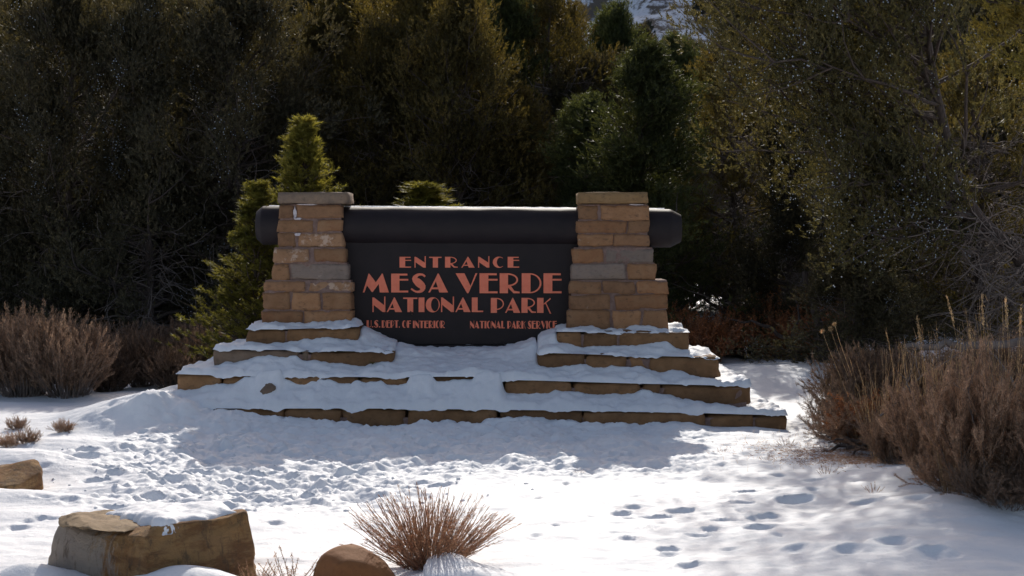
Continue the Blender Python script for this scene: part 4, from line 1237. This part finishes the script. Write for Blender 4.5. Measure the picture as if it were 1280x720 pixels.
bush(BA, 84, 26.0, 'big feathery tan bush on the right side of the left-edge clump', 1.9, (.95, .95, 1.10))
bush(BA, -30, 26.6, 'tan bush half cut off by the left edge of the picture', 2.9, (1, 1, 1.1))
bush(BB, 135, 27.2, 'low brown bush leaning right beside the big tan clump', 1.0, (.8, .8, .75))
bush(BB, 178, 28.0, 'dark upright brown bush between the tan clump and the steps', 2.0, (.8, .8, 1.1))
bush(BB, 215, 27.4, 'dark low bush just left of the stone steps', .4, (.8, .8, .85))
bush(BB, 252, 28.4, 'tall thin dark bush against the junipers left of the steps', 4.4, (.75, .75, 1.15))
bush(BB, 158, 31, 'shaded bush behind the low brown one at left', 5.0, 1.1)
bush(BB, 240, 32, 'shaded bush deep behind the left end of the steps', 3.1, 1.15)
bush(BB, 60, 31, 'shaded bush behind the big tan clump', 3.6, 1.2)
for i, (px, Y, s, lab) in enumerate(((868, 33.5, .95, 'rusty brown leafy bush just right of the right pillar'), (905, 35, .9, 'rusty bush in front of the bright snow patch between the trees'),
    (948, 34.5, .95, 'rusty leafy bush left of the thin dark trunks'), (992, 36, 1.25, 'orange brown leafy bush behind the snowy path'), (1030, 34, 1.0, 'rusty bush where the snowy path meets the right-hand brush'),
    (830, 36, 1.0, 'rusty bush half hidden by the right pillar'))):
    bush(BR, px, Y, lab, i * 1.3, s)
bush(BR, 1098, 19.9, 'rusty orange leafy bush behind the fallen branch, amid tan brush', .7, .62)
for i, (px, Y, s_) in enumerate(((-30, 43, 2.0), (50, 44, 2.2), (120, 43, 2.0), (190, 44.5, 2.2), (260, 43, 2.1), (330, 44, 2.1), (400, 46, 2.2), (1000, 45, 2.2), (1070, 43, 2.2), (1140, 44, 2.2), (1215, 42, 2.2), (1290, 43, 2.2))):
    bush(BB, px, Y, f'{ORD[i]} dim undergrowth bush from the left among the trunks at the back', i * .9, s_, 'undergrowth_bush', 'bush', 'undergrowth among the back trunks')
# thin dark crooked trunk at the back of the path
def stick_thing(name, polys, label, cat, mat=M_BARK, sides=5):
    o = Vector(polys[0][0][0]); tb = Tubes()
    for pts, r0, r1 in polys:
        pts = np.array([[*(Vector(p) - o)] for p in pts])
        tt = np.linspace(0, 1, len(pts)); tf = np.linspace(0, 1, len(pts) * 4)
        rs = np.random.RandomState(int(abs(pts[-1][0] * 100)) + 1)
        fp = np.stack([np.interp(tf, tt, pts[:, c]) for c in range(3)], 1)
        fp[1:] += rs.normal(size=fp[1:].shape) * min(.03, r0 * .6)
        tb.add(fp, np.linspace(r0, r1, len(fp)), sides)
    return link(name, tb.mesh(name, mat), None, o, label=label, cat=cat)
def gg(px, Y, up=0): p = gpt(px, Y, up); return p
stick_thing('crooked_bare_tree', [([gpt(1000, 33), at(985, 430, 33), at(968, 412, 33), at(940, 402, 33.2), at(905, 398, 33.4)], .07, .02), ([at(985, 430, 33), at(1000, 400, 33), at(995, 370, 33)], .05, .02)],
            'thin dark crooked trunk bending left at the back of the snowy path', 'tree')
stick_thing('crooked_bare_tree', [([gpt(1030, 32.5), at(1026, 420, 32.5), at(1018, 380, 32.5), at(1005, 340, 32.6)], .13, .07), ([at(1020, 400, 32.5), at(1040, 370, 32.4), at(1060, 350, 32.2)], .04, .02)],
            'straight dark trunk standing at the right end of the snowy path', 'tree')

# right-hand brush
R_B = [(1058, 20.8, BF, .80, 'grey brown bush at the left end of the right-hand brush'), (1078, 19.8, BE, (.9, .9, .62), 'low tan bush behind the fallen branch'),
       (1135, 18.8, BF, (.85, .85, .7), 'dark brown bush in the middle of the right-hand brush'), (1122, 17.6, BC, .62, 'brown feathery bush right above the fallen branch'),
       (1168, 16.2, BC, (.95, .95, 1.0), 'tan feathery bush with dense upright plumes, left of the tallest one'), (1232, 14.6, BC, (.95, .95, 1.28), 'tallest tan feathery bush at the lower right'),
       (1288, 14.4, BC, (.85, .85, .9), 'tan bush cut off by the right edge'), (1290, 17.8, BE, .95, 'tan brown bush behind the tallest one at the right edge'),
       (1200, 18.6, BF, 1.0, 'brown bush behind the two feathery plumed ones'), (1262, 14.1, BF, (.7, .7, .5), 'low dark scrub at the foot of the tallest feathery bush'),
       (1180, 22.5, BA, .95, 'shaded bush under the leaning juniper'), (1255, 23, BA, 1.05, 'shaded bush right of centre under the leaning juniper'), (1100, 24, BB, 1.1, 'dim bush behind the grey brown one'),
       (1195, 15.0, BE, (.6, .6, .5), 'low dark scrub spilling over the snow in front of the feathery bushes'), (1090, 22, BB, 1.25, 'dark bush under the small green juniper bush')]
for i, (px, Y, p, s, lab) in enumerate(R_B): bush(p, px, Y, lab, i * 1.7 + .4, s if isinstance(s, tuple) else (s, s, s))
for i, (px, Y, lab) in enumerate(((18, 21.6, 'tiny frosty twig tuft on the snowbank at the left edge'), (78, 21.2, 'tiny brown twig tuft on top of the left snowbank'), (8, 19.0, 'frosty twig tuft behind the small boulder'), (32, 19.1, 'small tuft just right of the frosty one behind the small boulder'))):
    bush(BE, px, Y, lab, i * 2., (.22, .22, .20), 'twig_tuft', 'plant')

# bare grey branches standing out of the brush
for i, (a, b_, c_, Y, lab) in enumerate((((1100, 520), (1150, 470), (1225, 425), 17.5, 'bare grey branch slanting up through the middle of the right-hand brush'), ((1290, 520), (1250, 450), (1180, 402), 17.0, 'bare grey branch slanting left over the brush at the right edge'),
        ((1180, 560), (1140, 500), (1130, 455), 16.4, 'thin bare twig standing left of the plumed bushes'), ((1250, 600), (1215, 520), (1205, 462), 14.6, 'bare twig crossing the front of the tallest bush'))):
    p0, p1, p2 = at(*a, Y), at(*b_, Y - .1), at(*c_, Y)
    m1 = (p0 + p1) / 2; m2 = (p1 + p2) / 2
    stick_thing('bare_branch', [([p0, p1, p2], .016, .004), ([m1, m1 + Vector((.12, -.1, .28)), m1 + Vector((.10, -.1, .45))], .007, .003), ([p1, p1 + Vector((-.1, -.1, .25)), p1 + Vector((-.22, -.1, .36))], .007, .003), ([m2, m2 + Vector((.05, -.05, .25))], .005, .002)], lab, 'branch', M_TWIG, 4)
# fallen dark branch lying on the snow
Yf = 19.6
stick_thing('fallen_branch', [([gpt(1130, 18.6, .25), at(1085, 556, 19.0), at(1050, 560, 19.2), at(1015, 572, 19.2)], .055, .012), ([at(1090, 556, 19.0), at(1060, 548, 19.1), at(1035, 552, 19.1)], .03, .008),
    ([at(1075, 560, 19.0), at(1060, 572, 18.9), at(1042, 580, 18.8)], .02, .006), ([at(1100, 556, 18.8), at(1092, 574, 18.6), at(1078, 588, 18.4)], .02, .006), ([at(1120, 556, 18.7), at(1112, 580, 18.3), at(1098, 600, 17.6)], .02, .006)],
    'dark twisted dead branch lying on the snow at the edge of the brush', 'branch')
stick_thing('fallen_branch', [([at(1125, 616, 16.4), at(1140, 590, 16.4), at(1155, 575, 16.5), at(1190, 560, 16.6)], .022, .01), ([at(1120, 612, 16.2), at(1160, 604, 16.1), at(1200, 592, 16.0), at(1230, 585, 16.0)], .018, .01), ([at(1160, 604, 16.1), at(1175, 615, 16.0), at(1190, 618, 15.9)], .010, .005)],
    'thin bare forked stick poking out at the foot of the feathery bushes', 'branch')
stick_thing('dead_log', [([at(1130, 434, 22), at(1180, 432, 22), at(1230, 431, 22), at(1300, 427, 22)], .05, .07)], 'straight pale grey dead log lying across the right-hand brush', 'log', M_TWIG)
rb = random.Random(9)
# tall straw stalks
for i, (px, py, lean, lab) in enumerate(((1192, 370, -40, 'tallest straw stalk with drooping head in the right-hand brush'), (1165, 462, -38, 'short leaning straw stalk left of the drooping one'), (1228, 368, -4, 'hooked straw stalk leaning over at the tip'),
    (1258, 372, -6, 'thin upright straw stalk near the right edge'), (1276, 380, 3, 'straw stalk nearest the right edge'), (1213, 410, -10, 'faint straw stalk between the tallest and the hooked one'), (1150, 395, -20, 'fine straw stalk rising left of the tallest one'))):
    Y = 17.0 + rb.uniform(-.6, .6)
    b0 = at(px - lean * .6, 540, Y)
    top = at(px + lean * .2, py, Y - .1); mid = (Vector(b0) + Vector(top)) / 2 + Vector((.02 * (1 if lean < 0 else -1), 0, .03))
    pts = [Vector(b0), mid, Vector(top)]
    if 'hook' in lab: pts += [Vector(top) + Vector((.04, 0, -.01)), Vector(top) + Vector((.07, 0, -.08))]
    root = thing('grass_stalk', b0, lab, 'grass')
    tb = Tubes(); tb.add(np.array([[*(p - Vector(b0))] for p in pts]), np.linspace(.0045, .0025, len(pts)), 3)
    link('stem', tb.mesh('stem', M_STRAW), root)
    rs = np.random.RandomState(i + 60)
    tt = rs.uniform(.78, 1, 70)
    c = np.array([[*((mid + (Vector(top) - mid) * ((t - .5) * 2)) - Vector(b0))] for t in tt]) + rs.normal(size=(70, 3)) * .008
    dv = np.array([*(Vector(top) - mid)]); dv = dv / np.linalg.norm(dv)
    link('seed_head', tri_mesh('seed_head', blades(c, dv + rs.normal(size=(70, 3)) * .35, .045, .010, rs), M_STRAW), root)
# rabbitbrush seed puffs by the path
for i, (px, py) in enumerate(((1028, 414), (1043, 405), (1038, 411))):
    Y = 20.4; b0 = at(px + 22, 470, Y); top = at(px, py, Y)
    root = thing('seed_puff_stem', b0, ('pale fluffy seed head on a thin stem, lowest and leftmost of three by the path', 'pale fluffy seed head, highest of three by the path', 'pale fluffy seed head between the other two by the path')[i], 'plant')
    tb = Tubes(); tb.add(np.array([(0, 0, 0), [*((top - b0) * .6 + Vector((-.02, 0, .03)))], [*(top - b0)]]), .004, 3)
    link('stem', tb.mesh('stem', M_STRAW), root)
    rs = np.random.RandomState(i + 80); u = rs.normal(size=(160, 3)); u /= np.linalg.norm(u, axis=1, keepdims=True)
    link('seed_head', tri_mesh('seed_head', blades(np.array([*(top - b0)]) + u * .03 * rs.rand(160, 1), u, .035, .010, rs), M_STRAW), root)

# dry grass clump bottom centre
def grass_clump(seed, H, R, n, spread=1.25):
    rs = np.random.RandomState(seed); tb = Tubes(); P_, D_ = [], []
    for i in range(n):
        az = rs.uniform(0, 6.28); q = rs.rand() ** .6
        d = np.array([math.cos(az) * q * spread, math.sin(az) * q * spread, 1.0])
        L = H * rs.uniform(.6, 1.12)
        p = curve((math.cos(az) * q * .18, math.sin(az) * q * .18, 0), d, L, 6, rs, -.02, .06)
        tb.add(p, np.linspace(.0042, .0018, 7), 3)
        for k in range(3):
            j = rs.randint(2, 6); q2 = curve(p[j], (p[j] - p[j - 1]) * 12 + rs.normal(size=3) * .35, L * .16, 2, rs, 0, .1)
            tb.add(q2, [.0022, .0016, .001], 3)
        m = 26
        u = rs.uniform(.35, 1, m) * 6; j = np.minimum(u.astype(int), 5); f = (u - j)[:, None]
        P_.append(p[j] * (1 - f) + p[j + 1] * f + rs.normal(size=(m, 3)) * .004); D_.append(p[j + 1] - p[j] + rs.normal(size=(m, 3)) * .035)
    P_ = np.concatenate(P_); D_ = np.concatenate(D_)
    return [('stems', tb.mesh('stems', M_CLUMP)), ('blades', tri_mesh('blades', blades(P_, D_, .034, .0048, rs), M_CLUMP))]
GC = grass_clump(71, .74, .7, 380)
plant_tree('grass_clump', GC, (xat(535, 12.5), 12.5, -.06), 'spiky clump of dry brown grass fanning out beside the rounded boulder', 'grass', 0, (1, .8, .98))
GS = grass_clump(72, .3, .2, 16)
for i, (px, Y, s, lab) in enumerate(((362, 11.95, 1.0, 'sparse straw tuft left of the rounded boulder'), (330, 11.9, .6, 'few dry stems right of the big boulder'), (382, 11.6, .6, 'dry stems in front of the rounded boulder, left one'), (448, 11.5, .6, 'dry stems in front of the rounded boulder, right one'), (318, 11.8, .7, 'dry stems at the right foot of the big boulder'))):
    plant_tree('dry_grass_tuft', GS, (xat(px, Y), Y, gz(xat(px, Y), Y) - .02), lab, 'grass', i, s)
# snow hump by the clump
ol = [at(px, py, Y) for px, py, Y in ((528, 712, 12.1), (535, 702, 12.35), (560, 700, 12.5), (600, 712, 12.4), (640, 722, 12.2), (600, 735, 11.8), (560, 735, 11.7), (530, 728, 11.8))]
snow_patch('snow_lump', ol, .10, label='snow lump at the right foot of the dry grass clump', seed=9)
TG = grass_clump(77, 1.75, .3, 46, .30)
TG = [(nm, me.copy()) for nm, me in TG]
for nm, me in TG: me.materials[0] = M_STRAW
for i, (px, Y, s_, lab) in enumerate(((1085, 19.4, .55, 'loose straw grass at the left of the right-hand brush'), (1105, 17.9, .8, 'tall straw grass rising left of the feathery bushes'), (1148, 16.7, .9, 'tall straw grass between the low and the plumed bush'),
        (1200, 15.6, .95, 'tall straw grass standing left of the tallest bush'), (1262, 15.2, 1.1, 'tall straw grass behind the tallest bush'), (1190, 14.7, .4, 'short straw grass at the foot of the tallest bush'), (1040, 21.2, .5, 'short straw grass beside the snowy path'))):
    plant_tree('straw_grass_tuft', TG, gpt(px, Y), lab, 'grass', i * 1.1, (s_ * .8, s_ * .8, s_))
# small crumbs of kicked-up snow
rs = np.random.RandomState(123)
n = 500
px = rs.normal(330, 150, n); py = rs.normal(590, 26, n)
py = np.clip(py, 545, 715); YY = CAMZ * F / (py - 300.0); X = (px - 640) / F * YY
c = np.stack([X, YY, np.array([gz(a, b) for a, b in zip(X, YY)])], 1)
ico = bmesh.new(); bmesh.ops.create_icosphere(ico, subdivisions=1, radius=1.0)
iv = np.array([v.co[:] for v in ico.verts]); iff = np.array([[v.index for v in f_.verts] for f_ in ico.faces]); ico.free()
sz = .006 + .022 * rs.rand(n) ** 3
V = c[:, None, :] + iv[None] * sz[:, None, None] * (1 + .35 * rs.normal(size=(n, len(iv), 1)).clip(-1.5, 1.5)) * np.array([1.2, 1.2, .8])
link('snow_crumbs', make_mesh('snow_crumbs', V.reshape(-1, 3), (iff[None] + (np.arange(n) * len(iv))[:, None, None]).reshape(-1, 3), 3, M_SNOW, True), label='small kicked-up crumbs of snow among the footprints', cat='snow', kind='stuff')
# leaf and twig litter at the edge of the brush
for i, (px, py, s_) in enumerate(((985, 556, .5), (1035, 600, .45), (960, 577, .35), (905, 566, .3), (1095, 628, .4), (725, 586, .25), (1008, 583, .3))):
    Y = CAMZ * F / (py - 300.0)
    plant_tree('dry_grass_tuft', GS, (xat(px, Y), Y, gz(xat(px, Y), Y) - .02), ('wispy dry stems beside the right end of the bottom step', 'dry stems in the snow below the fallen branch', 'tiny stems in the snow left of the fallen branch', 'tiniest stems just below the right end of the steps',
        'dry stems at the foot of the brush above the snow bank', 'lone tiny stems at the edge of the sign shadow', 'short stems between the fallen branch and the bottom step')[i], 'grass', i * 1.3, s_)
rs = np.random.RandomState(90); n = 5200
px = rs.normal(1085, 62, n); YY = 18.6 + rs.normal(size=n) * .55 + (px - 1085) * -.006
X = (px - 640) / F * YY
pos = np.stack([X, YY, np.array([gz(a, b) for a, b in zip(X, YY)]) + rs.rand(n) * .03], 1)
dr = rs.normal(size=(n, 3)); dr[:, 2] = np.abs(dr[:, 2]) * .25
link('leaf_litter', tri_mesh('leaf_litter', blades(pos, dr, .07 * rs.uniform(.4, 1.3, n), .008, rs), M_CLUMP), label='dry grass and twig litter on the snow by the fallen branch', cat='leaf litter', kind='stuff')
n = 420
px = rs.uniform(880, 1150, n); YY = rs.uniform(17.4, 21.5, n); X = (px - 640) / F * YY
keep = rs.rand(n) < smooth(850, 1050, px)
X, YY = X[keep], YY[keep]; n = len(X)
pos = np.stack([X, YY, np.array([gz(a, b) for a, b in zip(X, YY)]) + .03], 1)
dr = rs.normal(size=(n, 3)) * .4; dr[:, 2] = 1
link('dry_grass_blades', tri_mesh('dry_grass_blades', blades(pos, dr, .14 * rs.uniform(.4, 1.3, n), .004, rs), M_STRAW), label='sparse dry grass blades poking through the snow right of the steps', cat='grass', kind='stuff')
